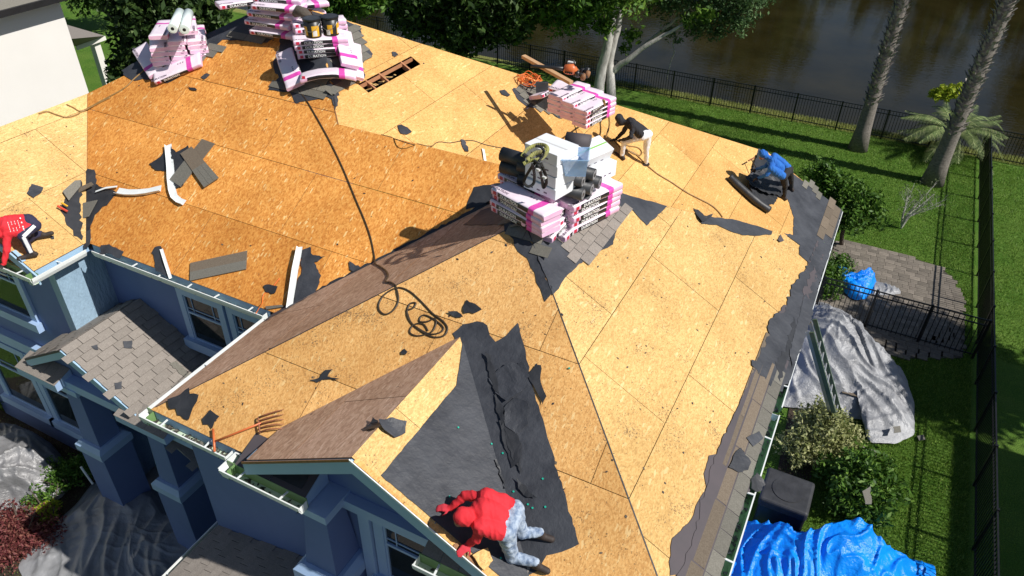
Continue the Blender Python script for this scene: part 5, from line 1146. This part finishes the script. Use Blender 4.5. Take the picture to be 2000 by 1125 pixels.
shrub('lime_bush', 'lime yellow leafy bush peeping over the feather palm', 1835, 290, 2500, .07, L_YEL, [(-.4, .4, 2.1, .35), (-.1, .5, 2.2, .3), (-.7, .3, 2.0, .28)], 11)
# far shore wood mirrored in the pond
cs = []; rs = []; r = random.Random(21)
for i in range(95):
    x = -150+i*3.2+r.uniform(-2, 2); hgt = r.choice((3, 6, 12, 16, 20))
    for k in range(4): cs.append((x+r.uniform(-2.5, 2.5), 92+r.uniform(-3, 6), GZ+hgt*(.2+.25*k))); rs.append(r.uniform(2.6, 4.2))
o = leaves('far_wood', cs, rs, 70000, 1.0, L_OAK, None, .2, 1.2, 30); tag(o, kind='stuff')
cs = [tuple(Vector((11.6, 18.2, GZ+8.2))+Vector((random.uniform(-1.4, 1.4), random.uniform(-1.7, 1.5), random.uniform(-1, 1)))) for _ in range(16)]
tree('side_tree', 'leafy tree of the next yard standing outside the frame and shading the patio', 'tree', Vector((11.6, 18.2, GZ)), [Vector((11.6, 18.2, GZ)), Vector((11.7, 18.2, GZ+4)), Vector((11.6, 18.2, GZ+8))], .22, .1, [], cs, [1.0]*16, 20000, .12, L_OAK, BARK_D, None, seed=12, fill=.1)
# water weed flecks
# ------------------------------------------------------------------ neighbouring houses
nh = empty('neighbor_house', 'offwhite stucco house standing close at the upper left corner', 'house', (-24, 6, GZ))
MB().box((-30, -6, GZ-.1), (-21, 13.57, 1.3)).build('wall', BWHITE, nh)
MB().prism([(-20.5, -6.5, 1.28), (-30.5, -6.5, 1.28), (-25.5, -6.5, 4.0)], (0, 20.6, 0)).build('roof', SH_G, nh); MB().box((-20.55, -6.5, 1.14), (-20.45, 14.1, 1.30)).build('fascia', BLACKP, nh)
MB().box((-20.999, -6, -2.66), (-20.985, 13.56, -2.64)).build('wall_joint', BWHITE, nh)
hp = [atz(132, 44, -2.5), atz(206, 68, -2.9), atz(150, 88, -2.9)]
c = MB(); P0, P1, P2 = Vector((-27, 17.2, -2.0)), atz(205, 70, -2.9), atz(148, 90, -2.9); P3 = Vector((P2.x-6, P2.y, -2.9)); P4 = Vector((P1.x-6, P1.y+.5, -2.9))
c.add([P0, P1, P2, P3, P4], [(0, 2, 1), (0, 3, 2), (0, 1, 4)]); o = c.build('porch_roof', SH_T, nh, fix=False)
MB().bar(P1-Vector((0, 0, .08)), P2-Vector((0, 0, .08)), .04, .16).build('fascia', BWHITE, nh)
q = P1.lerp(P2, .15); MB().box((q.x-.4, q.y-.3, GZ), (q.x-.12, q.y-.02, -3.0)).build('porch_post', BWHITE, nh)
nh2 = empty('neighbor_house', 'tall house of the next lot standing outside the right edge of the view', 'house', (14, 4, GZ))
MB().box((9.95, -12, GZ-.1), (20, 15.3, .35)).build('wall', BWHITE, nh2); MB().prism([(9.55, -12.4, .33), (20.4, -12.4, .33), (15, -12.4, 3.2)], (0, 28.1, 0)).build('roof', SH_G, nh2)
# ------------------------------------------------------------------ tarps
def tarp(name, label, px, m, hfn, seed, group='tarps spread over the garden', rings=70, N_=230, base=GZ+.03, cr=.10, f=1.0, on_z=None):
    P = [atz(x, y, base) for x, y in px]; n = len(P); per = []; tot = sum((P[i]-P[i-1]).length for i in range(n)); 
    cyc = P+[P[0]]; out = []
    for i in range(n):
        a, c_ = cyc[i], cyc[i+1]; k = max(1, round(N_*(c_-a).length/tot))
        for j in range(k): out.append(a.lerp(c_, j/k))
    for _ in range(2): out = [(out[i-1]+out[i]*2+out[(i+1) % len(out)])/4 for i in range(len(out))]
    c = sum(out, Vector())/len(out); M_ = len(out); b = MB(); s0 = Vector((seed*13.1, seed*7.7, 0))
    def cre(x, y):
        v = Vector((x*f, y*f, 0))+s0; w1 = noise.noise_vector(v*.6)*.6; an = seed*1.3
        p_, q_ = (v.x+w1.x)*cos(an)+(v.y+w1.y)*sin(an), -(v.x+w1.x)*sin(an)+(v.y+w1.y)*cos(an)
        big = noise.noise(Vector((p_*.55, q_*.9, 2)))*.9
        r1 = (1-min(1, abs(noise.noise(Vector((p_*.7, q_*2.4, 5))))*3.2))**1.5
        r2 = (1-min(1, abs(noise.noise(Vector((p_*3.4+w1.y, q_*1.3, 9))))*3.4))**2
        r3 = (1-min(1, abs(noise.noise(Vector((p_*4.5, q_*5.5, 14))))*3.0))**2
        msk = max(0, min(1, noise.noise(Vector((x*.8, y*.8, seed*3)))*2+.6))
        return max(0, big+.3)*1.1+r1*.75+r2*.32*msk+r3*.12*msk
    for q in range(rings+1):
        t = q/rings
        for i, p in enumerate(out):
            v = c.lerp(p, 1-t) if q < rings else c.copy(); edge = min(1, t*6); v.z = base+hfn(v, t)*min(1, t*3.2)**.7+cr*cre(v.x, v.y)*(.25+.75*edge)
            b.v.append(tuple(v))
    for q in range(rings):
        for i in range(M_): b.f.append((q*M_+i, q*M_+(i+1) % M_, (q+1)*M_+(i+1) % M_, (q+1)*M_+i)); b.m.append(0)
    o = b.build(name, m, smooth=True, fix=True); return tag(o, label, 'tarp', group)
def tarp_mat(name, c1, c2, rough, metal, bs=.6, bscale=7, spec=.5):
    m, nt, b = mat(name, c1, rough, metal, spec); v = coords(nt); n1 = tex_noise(nt, v, bscale, 5, .62); n2 = tex_noise(nt, v, 1.3, 3)
    nt.links.new(ramp(nt, n2.outputs[0], [(.35, c1), (.65, c2)]), b.inputs['Base Color'])
    rd = nt.nodes.new('ShaderNodeMath'); rd.operation = 'MULTIPLY_ADD'; rd.inputs[1].default_value = -2; rd.inputs[2].default_value = 1
    ab = nt.nodes.new('ShaderNodeMath'); ab.operation = 'ABSOLUTE'; sb = nt.nodes.new('ShaderNodeMath'); sb.operation = 'SUBTRACT'; sb.inputs[1].default_value = .5
    nt.links.new(n1.outputs[0], sb.inputs[0]); nt.links.new(sb.outputs[0], ab.inputs[0]); nt.links.new(ab.outputs[0], rd.inputs[0]); bump(nt, b, rd.outputs[0], bs, .06); return m
T_SIL = tarp_mat('tarp_silver', (.20, .205, .22), (.33, .34, .36), .44, .08, .4, 7)
T_GRY = tarp_mat('tarp_grey', (.14, .14, .145), (.26, .26, .27), .42, .12, .35, 5, .6)
T_BLK = tarp_mat('tarp_dark', (.22, .225, .235), (.34, .345, .36), .45, .1, .3, 4, .5)
T_BLU = tarp_mat('tarp_blue', (.002, .21, .82), (.005, .28, .92), .3, 0, .4, 6, .35)
def gau(v, cx, cy, s, a): return a*math.exp(-((v.x-cx)**2+(v.y-cy)**2)/(2*s*s))
cA = atz(1640, 1080, GZ)
tarp('tarp', 'bright blue tarp at the bottom right corner', [(1440, 1010), (1462, 1030), (1490, 1062), (1530, 1068), (1585, 1060), (1640, 1046), (1690, 1055), (1712, 1075), (1745, 1088), (1790, 1095), (1825, 1104), (1832, 1180), (1700, 1260), (1560, 1290), (1430, 1230), (1410, 1100)], T_BLU, lambda v, t: gau(v, cA.x, cA.y, .75, .85)+gau(v, cA.x-1, cA.y-.7, .6, .4), 1, cr=.15, f=1.7)
c1_ = atz(1625, 700, GZ); c2_ = atz(1740, 780, GZ)
tarp('tarp', 'silver tarp heaped over the bushes under the ladder', [(1560, 600), (1600, 590), (1640, 610), (1668, 640), (1690, 690), (1700, 715), (1735, 712), (1768, 740), (1785, 785), (1786, 850), (1748, 868), (1698, 868), (1688, 850), (1692, 822), (1650, 815), (1608, 800), (1560, 800), (1500, 790), (1500, 700)], T_SIL, lambda v, t: gau(v, c1_.x-.3, c1_.y-.2, .9, 1.15)+gau(v, c2_.x, c2_.y, .8, .3)+.1, 2, cr=.16, f=1.3)
c3_ = atz(40, 930, GZ)
tarp('tarp', 'wrinkled dark grey tarp over the bushes at the left edge', [(-80, 830), (0, 835), (55, 845), (105, 872), (140, 915), (145, 945), (120, 975), (85, 990), (45, 1000), (0, 1030), (-90, 1080), (-160, 950)], T_GRY, lambda v, t: gau(v, c3_.x, c3_.y, .9, .8)+.12, 3, cr=.16, f=1.4)
c4_ = atz(240, 1020, GZ)
tarp('tarp', 'long dark tarp spread on the ground in front of the porch columns', [(35, 1108), (75, 1050), (118, 1015), (150, 985), (180, 945), (215, 932), (262, 942), (320, 960), (350, 1000), (395, 990), (440, 1000), (470, 1040), (460, 1125), (360, 1220), (200, 1230), (60, 1160)], T_BLK, lambda v, t: gau(v, c4_.x, c4_.y+.3, .8, .3)+.05, 4, cr=.09, f=1.2)
tarp('tarp', 'small crumpled blue tarp on the patio beside the gate', [(1612, 525), (1640, 545), (1668, 552), (1700, 546), (1712, 552), (1705, 568), (1690, 585), (1672, 590), (1655, 580), (1635, 560)], T_BLU, lambda v, t: .22, 5, rings=18, N_=70, cr=.18, f=2.2)
tarp('tarp', 'silver flap of tarp lying on the patio next to the small blue tarp', [(1702, 550), (1725, 556), (1758, 566), (1760, 574), (1738, 577), (1702, 576)], T_SIL, lambda v, t: .05, 6, rings=12, N_=50, cr=.07, f=2.2)
for i, (px, lab) in enumerate((([(1640, 742), (1700, 752), (1692, 780), (1645, 768)], 'large brown shingle piece lying on the silver tarp'), )):
    P = [atz(x, y, GZ+.40) for x, y in px]; tag(sheet('shingle_remnant', P, SH_B, None, .01, .1, 0, .02, 3), lab, 'shingle remnant', 'shingle pieces on the ground')
for px, lab, z in (([(1744, 834), (1758, 832), (1760, 844), (1746, 846)], 'small brown shingle piece on the end of the silver tarp', GZ+.35), ([(1791, 852), (1803, 849), (1807, 859), (1795, 861)], 'small dark shingle piece on the grass right of the silver tarp', GZ+.06),
                   ([(1684, 872), (1710, 880), (1715, 902), (1700, 900)], 'dark shingle piece on the grass below the silver tarp', GZ+.06), ([(1635, 848), (1650, 850), (1650, 868), (1638, 866)], 'round brown shingle piece beside the foot of the ladder', GZ+.06), ([(1684, 960), (1700, 950), (1702, 985), (1690, 985)], 'dark shingle piece stuck on the glossy green shrub', GZ+1.1)):
    tag(sheet('shingle_remnant', [atz(x, y, z) for x, y in px], SH_G, None, .01, .08, 0, .012, 5), lab, 'shingle remnant', 'shingle pieces on the ground')
# ladder
lb = atz(1655, 880, GZ); ld = empty('ladder', 'green aluminium extension ladder leaning against the house over the silver tarp', 'ladder', lb); lt = aty(1588, 636, lb.y-.3)
LGR = noisy('ladder_green', (.08, .13, .09), (.13, .19, .13), 6, .4, .1, .002); LAL = noisy('ladder_aluminium', (.5, .52, .53), (.6, .62, .63), 8, .35, .1, .002, metal=.7)
ax = (lt-lb).normalized(); sv = Vector((0, 1, 0)); sv = (sv-ax*sv.dot(ax)).normalized(); nn = ax.cross(sv)
for s in (-.21, .21): MB().bar(lb+sv*s, lt+sv*s, .03, .09, up=nn).build('rail', LGR, ld)
for s in (-.17, .17): MB().bar(lb+sv*s+nn*.09+ax*.9, lt+sv*s+nn*.09, .025, .07, up=nn).build('fly_rail', LAL, ld)
k = int((lt-lb).length/.3); rm = None
for i in range(1, k):
    c = lb+ax*(.3*i); MB().tube([c-sv*.2, c+sv*.2], .018, 8).build('rung', LAL, ld)
# covered air conditioner
ab = atz(1520, 1010, GZ); AC = noisy('cover_grey', (.022, .023, .026), (.045, .046, .05), 5, .55, .5, .01, 10)
o = MB().box((ab.x-.45, ab.y-.42, GZ), (ab.x+.45, ab.y+.45, GZ+.78)).build('air_conditioner', BLACKP); bevel(o, .05, 3); tag(o, 'dark air conditioner cabinet between the right wall and the blue tarp', 'air conditioner')
x = MB().box((ab.x-.47, ab.y-.44, GZ+.60), (ab.x+.47, ab.y+.47, GZ+.84)).build('cover', AC, o); bevel(x, .06, 3)
MB().tube([(ab.x, ab.y, GZ+.842), (ab.x, ab.y, GZ+.855)], .3, 24).build('fan_grille', AC, o)
b = MB(); o = b.tube([atz(158, 912, GZ+.9), atz(181, 945, GZ+.45)], .022, 8).build('stake', WHITE); tag(o, 'white stake poking up between the green shrub and the dark tarp', 'stake')
# small debris scattered over the boards
b = MB(); r = random.Random(99)
dens = [('F4', 900), ('F3', 560), ('F1', 380), ('F2', 320), ('FL', 200), ('GL', 30), ('F5', 40), ('GR', 40)]
for f, n in dens:
    P = POLY[f]; xs = [p[0] for p in P]; ys = [p[1] for p in P]; nn_ = fn(f); k = 0
    while k < n:
        x, y = r.uniform(min(xs), max(xs)), r.uniform(min(ys), max(ys))
        if not inpoly(x, y, P): continue
        k += 1
        if f == 'F2' and HOLE[0] < x < HOLE[1] and HOLE[2] < y < HOLE[3]: continue
        c = Vector((x, y, fz(f, x, y)))+nn_*.006; a = r.uniform(0, 6.28); s = r.uniform(.003, .009) if r.random() < .94 else r.uniform(.012, .03)
        u = Vector((cos(a), sin(a), 0)); u = (u-nn_*u.dot(nn_)).normalized()*s; v = nn_.cross(u)*r.uniform(.3, .8)
        b.add([c-u, c-v*.8, c+u*.9, c+v, ], [(0, 1, 2, 3)], r.choice((0, 0, 0, 1)))
tag(b.build('roof_debris', [FELT2, SH_B], fix=False), kind='stuff')
b = MB(); GRN = mat('green_cap', (.02, .42, .30), .4)[0]
CAPS = sorted(((895, 835), (960, 867), (982, 885), (878, 970), (1003, 960), (1031, 985), (1040, 992), (1065, 990), (1112, 719), (990, 760), (972, 800), (1045, 1045), (978, 1090), (1060, 935)), key=lambda t: t[1])
ONAME = 'first second third fourth fifth sixth seventh eighth ninth tenth eleventh twelfth thirteenth lowest'.split()
for (x, y), w_ in zip(CAPS, ONAME):
    p, f = roof(x, y, .02); q = fn(f); tag(MB().tube([p-q*.004, p+q*.006], .011, 10).build('button_cap', GRN), '%s green plastic cap nail counted from the top around the front gable felt' % w_, 'cap nail', 'green cap nails')
# torn laps of felt along the valley of the front gable
for i, (px, lab) in enumerate((([(948, 690), (958, 700), (972, 745), (975, 770), (966, 764), (952, 722)], 'thin torn felt lap at the top of the gable valley'), ([(968, 770), (980, 790), (986, 822), (980, 832), (970, 805)], 'short torn felt lap halfway down the gable valley'),
        ([(985, 838), (1000, 862), (1014, 900), (1018, 925), (1006, 905), (990, 868)], 'long torn felt lap above the back of the worker in red'), ([(1008, 935), (1030, 955), (1048, 975), (1030, 972), (1012, 955)], 'pointed torn felt lap right beside the worker in red'),
        ([(966, 898), (970, 898), (990, 955), (986, 956)], 'straight black felt edge left of the gable valley'))):
    o = sheet('felt_scrap', [on(x, y, 'F3' if i != 4 else 'GR', .03) for x, y in px], FELT2, None, .012, .04, 0, .004, 70+i); curl(o, .05, 80+i); tag(o, lab, 'felt scrap', 'torn felt scraps on the roof')
P = [on(x, y, 'GR', .05) for x, y in ((922, 1085), (952, 1070), (962, 1095), (945, 1115), (935, 1105))]; tag(sheet('board_scrap', P, OSB_P, None, .008, .05, 0, .012, 4), 'broken yellow board scrap beside the glove of the worker in red on the gable', 'board scrap')
# ------------------------------------------------------------------ people
ICO = None
def ico():
    global ICO
    if ICO is None:
        bm = bmesh.new(); bmesh.ops.create_icosphere(bm, subdivisions=3, radius=1); ICO = ([v.co.copy() for v in bm.verts], [tuple(v.index for v in f.verts) for f in bm.faces]); bm.free()
    return ICO
def cloth(name, c1, c2, rough=.85, scale=5, bs=.45, bd=.015, st=(1, 1, 1)): return noisy(name, c1, c2, scale, rough, bs, bd, 16, stretch=st)
def person(label, J, R, mats, seg_mats, hands=None, vox=.011, wr=.0065, seed=0):
    """J joints; R list of (a, b, ra, rb, zone). One continuous remeshed body; zone picks the cloth."""
    root = empty('person', label, 'person', tuple(J['hip']))
    V, F = ico(); b = MB()
    caps = []
    for a, c, ra, rb_, z in R:
        p = J[a] if isinstance(a, str) else a; q = J[c] if isinstance(c, str) else c; caps.append((Vector(p), Vector(q), ra, rb_, z))
    if hands:
        for w, d, nrm, z, open_ in hands:
            w = Vector(J[w]); d = Vector(d).normalized(); nrm = Vector(nrm); nrm = (nrm-d*nrm.dot(d)).normalized(); s = d.cross(nrm)
            for i in range(4):
                s0 = s*(-.030+.020*i); caps.append((w, w+d*.075+s0, .022, .017, z)); L = (.070, .080, .074, .058)[i]
                sp = s*(-.012+.008*i)*open_*2.2; k1 = w+d*.085+s0; k2 = k1+(d*.9-nrm*.35*(1-open_)+sp*6*.3).normalized()*L*.55; k3 = k2+(d*.7-nrm*(.7 if open_ < .5 else .25)+sp*6*.3).normalized()*L*.5
                caps.append((k1, k2, .0105, .0095, z)); caps.append((k2, k3, .0095, .008, z))
            k1 = w+d*.03-s*.032; k2 = k1+(d*.5-s*.8-nrm*.2).normalized()*.045; caps.append((k1, k2, .014, .011, z)); caps.append((k2, k2+(d*.8-s*.4).normalized()*.032, .011, .009, z))
    for p, q, ra, rb_, z in caps:
        ax = (q-p); ax = ax.normalized() if ax.length > 1e-6 else Vector((0, 0, 1))
        b.add([(q+v*rb_ if v.dot(ax) > 0 else p+v*ra) for v in V], F)
    me = b.mesh('tmp', mats[0], fix=False); o = D.objects.new('body', me); COL.objects.link(o)
    rm = o.modifiers.new('r', 'REMESH'); rm.mode = 'VOXEL'; rm.voxel_size = vox; rm.use_smooth_shade = True
    sm = o.modifiers.new('s', 'SMOOTH'); sm.iterations = 2; sm.factor = .5
    bpy.context.view_layer.update(); me2 = D.meshes.new_from_object(o.evaluated_get(bpy.context.evaluated_depsgraph_get()))
    COL.objects.unlink(o); D.objects.remove(o); me2.name = 'body'; me2.materials.clear()
    for m in mats: me2.materials.append(m)
    co = np.empty(len(me2.vertices)*3, np.float32); me2.vertices.foreach_get('co', co); co = co.reshape(-1, 3)
    best = np.full(len(co), 1e9); zone = np.zeros(len(co), int)
    for p, q, ra, rb_, z in caps:
        p_ = np.array(p); d = np.array(q-p); L2 = max(1e-9, (d*d).sum()); t = np.clip(((co-p_)@d)/L2, 0, 1); ds = np.linalg.norm(co-(p_+t[:, None]*d), axis=1)-(ra+(rb_-ra)*t)
        mk = ds < best; best[mk] = ds[mk]; zone[mk] = z
    nr = np.empty(len(co)*3, np.float32); me2.vertices.foreach_get('normal', nr); nr = nr.reshape(-1, 3)
    for i in range(len(co)):
        zc = seg_mats[zone[i]]
        v = Vector(co[i]); k = zc[1]
        if k: co[i] += nr[i]*(k*wr*((1-abs(noise.noise(Vector(((v.x-v.y)*4, (v.x+v.y)*13, v.z*9))+Vector((seed, 0, 0))))*3)+noise.noise(v*12)*.3))
    me2.vertices.foreach_set('co', co.ravel()); fm = np.zeros(len(me2.polygons), np.int32)
    for i, p in enumerate(me2.polygons): fm[i] = seg_mats[zone[p.vertices[0]]][0]
    me2.polygons.foreach_set('material_index', fm); me2.polygons.foreach_set('use_smooth', [True]*len(fm)); me2.update()
    link(D.objects.new('body', me2), root); return root
C_BLK = cloth('hoodie_black', (.010, .011, .015), (.022, .023, .03)); C_WHT = cloth('trousers_white', (.74, .76, .80), (.82, .84, .87)); C_RED = cloth('shirt_red', (.62, .015, .025), (.72, .03, .045)); C_BLU = cloth('shirt_blue', (.01, .10, .42), (.02, .16, .55))
C_NAV = cloth('trousers_navy', (.018, .018, .05), (.03, .03, .075)); C_DRK = cloth('trousers_dark', (.014, .014, .016), (.026, .026, .03)); C_SHOE = mat('shoe', (.035, .025, .022), .7)[0]; C_SKIN = mat('skin', (.22, .11, .07), .55)[0]; C_GLR = cloth('glove_red', (.5, .02, .04), (.6, .04, .06)); C_GLB = mat('glove_black', (.015, .013, .014), .7)[0]
C_DEN = noisy('denim_camo', (.10, .16, .28), (.46, .54, .64), 20, .85, .6, .01, 20, detail=3)
Z0 = lambda a, k: (a, k)
def body(J, tw=.10, arm=.045, leg=.075, head=.10, hood=True, zt=0, zl=1, zs=2, zh=3, za=0, lo=None, scale=1.):
    s = scale; m = lambda a, c, t=.5: Vector(J[a]).lerp(Vector(J[c]), t)
    J['hip'] = m('hipL', 'hipR'); J['chest'] = m('shL', 'shR'); J['belly'] = J['hip'].lerp(J['chest'], .45)
    bl, br = m('hipL', 'shL', .45), m('hipR', 'shR', .45); zw = lo if lo is not None else zt
    R = [('hipL', 'hipR', .105*s, .105*s, zl), ('hipL', bl, .095*s, .10*s, zt), ('hipR', br, .095*s, .10*s, zt), (bl, 'shL', .105*s, .085*s, zt), (br, 'shR', .105*s, .085*s, zt), ('belly', 'chest', .12*s, .13*s, zt), ('shL', 'shR', .075*s, .075*s, zt), ('chest', 'neck', .10*s, .07*s, zt),
         ('neck', 'head', .065*s, .07*s, zt if hood else zh), ('head', 'headtop', head*s, head*.92*s, zt if hood else zh)]
    if hood: R.append((Vector(J['head']).lerp(Vector(J['face']), .72), Vector(J['face']), .07*s, .055*s, zh))
    for q in 'LR':
        if 'el'+q in J: R += [('sh'+q, 'el'+q, .062*s, .050*s, za), ('el'+q, 'wr'+q, .048*s, .034*s, za)]
        R += [('hip'+q, 'knee'+q, .098*s, .068*s, zl), ('knee'+q, 'ank'+q, .066*s, .046*s, zl), ('ank'+q, 'heel'+q, .045*s, .042*s, zs), ('heel'+q, 'toe'+q, .044*s, .038*s, zs), ('ank'+q, m('heel'+q, 'toe'+q, .5), .045*s, .042*s, zs)]
    return R
def feet(J, q, toe, up=(0, 0, 1), L=.19):
    a = Vector(J['ank'+q]); t = Vector(toe).normalized(); J['heel'+q] = a-t*.05-Vector(up)*.05; J['toe'+q] = a+t*L-Vector(up)*.055
# black hoodie worker on the back slope
X = lambda x, y, yy: aty(x, y, yy)
J = dict(hipL=X(1254, 266, 14.45), hipR=X(1266, 262, 14.68), kneeL=X(1219, 277, 14.34), ankL=X(1215, 303, 14.36), kneeR=X(1262, 292, 14.70), ankR=X(1262, 318, 14.80), shL=X(1236, 247, 14.28), shR=X(1230, 236, 14.66), neck=X(1226, 240, 14.46), head=X(1214, 237, 14.46), headtop=X(1209, 230, 14.46), face=X(1206, 243, 14.44),
         elL=X(1232, 268, 14.10), wrL=X(1216, 273, 14.22), elR=X(1217, 258, 14.72), wrR=X(1203, 272, 14.66))
feet(J, 'L', (-1, .2, .3)); feet(J, 'R', (-.6, -.6, -.1), L=.16)
R = body(J, scale=.92)
person('person in black hoodie and white trousers bending over a hose on the back slope', J, R, [C_BLK, C_WHT, C_SHOE, C_SKIN, C_GLB], [(0, 1), (1, 1), (2, 0), (3, 0), (4, 0)], [('wrL', (-1, -.1, -.3), (0, 0, 1), 4, .2), ('wrR', (-1, -.1, -.3), (0, 0, 1), 4, .2)], seed=1)
# worker in blue by the right hip
K2 = lambda x, y, h: on(x, y, 'F2', h)
J = dict(hipL=K2(1530, 345, .80), hipR=K2(1541, 330, .86), kneeL=K2(1533, 362, .42), ankL=K2(1532, 383, .10), kneeR=K2(1545, 350, .48), ankR=K2(1546, 366, .10), shL=K2(1506, 329, .98), shR=K2(1512, 305, 1.02), neck=K2(1502, 309, 1.0), head=K2(1493, 303, .98), headtop=K2(1489, 299, 1.04), face=K2(1487, 308, .92),
         elL=K2(1497, 342, .78), wrL=K2(1482, 347, .5), elR=K2(1495, 325, .72), wrR=K2(1478, 330, .42))
feet(J, 'L', (-1, .1, .45)); feet(J, 'R', (-1, .1, .45)); R = body(J, scale=.95)
person('person in blue shirt and black trousers stooping over loose black felt', J, R, [C_BLU, C_DRK, C_SHOE, C_SKIN, C_GLB], [(0, 1), (1, 1), (2, 0), (3, 0), (4, 0)], [('wrL', (-.8, -.3, -.5), (0, 0, 1), 4, .1), ('wrR', (-.8, -.3, -.5), (0, 0, 1), 4, .1)], seed=2)
# worker in red on the gable
GR_ = lambda x, y, h: on(x, y, 'GR', h)
J = dict(hipL=GR_(988, 1038, .48), hipR=GR_(1004, 996, .50), kneeL=on(1000, 1088, 'F3', .16), ankL=on(1046, 1098, 'F3', .13), kneeR=on(1018, 1040, 'F3', .20), ankR=on(1054, 1040, 'F3', .13), shL=GR_(938, 1026, .50), shR=GR_(950, 970, .50), neck=GR_(926, 1000, .48), head=GR_(910, 1010, .44), headtop=GR_(903, 1008, .50), face=GR_(897, 1018, .34),
         elL=GR_(932, 1052, .26), wrL=GR_(916, 1062, .07), elR=GR_(908, 968, .30), wrR=GR_(880, 992, .10))
feet(J, 'L', (1, .1, -.2), L=.13); feet(J, 'R', (1, .3, -.2), L=.13); R = body(J, scale=1.0, head=.095)
person('person in red hooded top and faded jeans crawling on the front gable', J, R, [C_RED, C_DEN, C_SHOE, C_SKIN, C_GLR], [(0, 1), (1, 1), (2, 0), (3, 0), (4, 0)], [('wrL', (-.25, -1, -.1), (.4, 0, 1), 4, 1.), ('wrR', (-.9, -.5, .1), (.3, 0, 1), 4, .1)], vox=.010, seed=3)
# worker in red at the left edge
L_ = lambda x, y, h: on(x, y, 'FL', h)
J = dict(hipL=L_(54, 430, .50), hipR=L_(66, 440, .46), kneeR=L_(44, 462, .42), ankR=L_(60, 493, .12), kneeL=L_(56, 466, .14), ankL=L_(78, 456, .12), shL=L_(10, 432, .50), shR=L_(14, 456, .42), neck=L_(2, 446, .44), head=L_(-8, 456, .40), headtop=L_(-13, 452, .44), face=L_(-16, 466, .34), elR=L_(13, 490, .24), wrR=L_(7, 516, .06), elL=L_(-14, 470, .24), wrL=L_(-14, 500, .06))
feet(J, 'L', (.5, .7, .1), L=.16); feet(J, 'R', (-.5, -.9, .0), L=.18); R = body(J, scale=1.0)
pr_ = person('person in red shirt and white striped navy trousers kneeling at the left edge', J, R, [C_RED, C_NAV, C_SHOE, C_SKIN, C_GLB, C_WHT], [(0, 1), (1, 1), (2, 0), (3, 0), (4, 0)], [('wrR', (-.2, -1, -.1), (0, 0, 1), 4, .1), ('wrL', (-.2, -1, -.1), (0, 0, 1), 4, .1)], seed=4)
b = MB(); st = [J['hipR'], J['kneeR'], J['ankR']]
for i in range(2):
    a, c = Vector(st[i]), Vector(st[i+1]); o_ = ((CAM-a).normalized()+Vector((.3, 0, .0))).normalized(); r0_, r1_ = ((.104, .074), (.072, .053))[i]; b.bar(a+o_*(r0_-.01)*.97, c+o_*(r1_-.008)*.97, .055, .03, up=o_)
o = b.build('side_stripe', C_WHT, pr_); bevel(o, .008, 2)
tl = MB(); a = Vector(J['shL']).lerp(J['shR'], .5); c = Vector(J['belly']); d = (c-a).normalized(); u = (CAM-a).normalized(); s = d.cross(u).normalized()
r = random.Random(3)
for i in range(5):
    for k in range(7):
        p = a+d*(.04+.045*i)+s*(-.11+.034*k)+u*(.135-.9*(.034*(k-3))**2); h = .016 if i == 4 else .006
        if r.random() < .85 and (i == 4 or k % 6): tl.bar(p, p+s*.024, h, .002, up=u)
tl.build('shirt_print', PRW, pr_)
# crumpled felt the blue worker is pulling up
fr_ = MB(); P = smooth([K2(1425, 345, .10), K2(1440, 360, .10), K2(1460, 378, .11), K2(1480, 395, .11), K2(1502, 410, .10)], 5)
rr = [.085+.02*noise.noise(p*5) for p in P]; o = fr_.tube(P, rr, 14).build('felt_roll', FELT2, smooth=True); tag(o, 'loosely rolled black felt lying on the boards in front of the blue worker', 'felt roll')
for i, (px, hh, s) in enumerate((([(1455, 345), (1500, 330), (1530, 350), (1525, 385), (1490, 380), (1462, 365)], .22, 'upper'), ([(1462, 365), (1495, 360), (1520, 385), (1510, 405), (1488, 398), (1470, 380)], .14, 'lower'), ([(1470, 330), (1480, 300), (1498, 296), (1515, 325), (1525, 350), (1490, 345)], .05, 'rear'))):
    o = sheet('felt_sheet', [K2(x, y, .05+hh*.5) for x, y in px], FELT2, None, .015, .06, 0, .004, 40+i); curl(o, hh*.8, 60+i); tag(o, '%s sheet of crumpled black felt between the hands of the blue worker' % s, 'felt sheet', 'felt sheets pulled up by the blue worker')
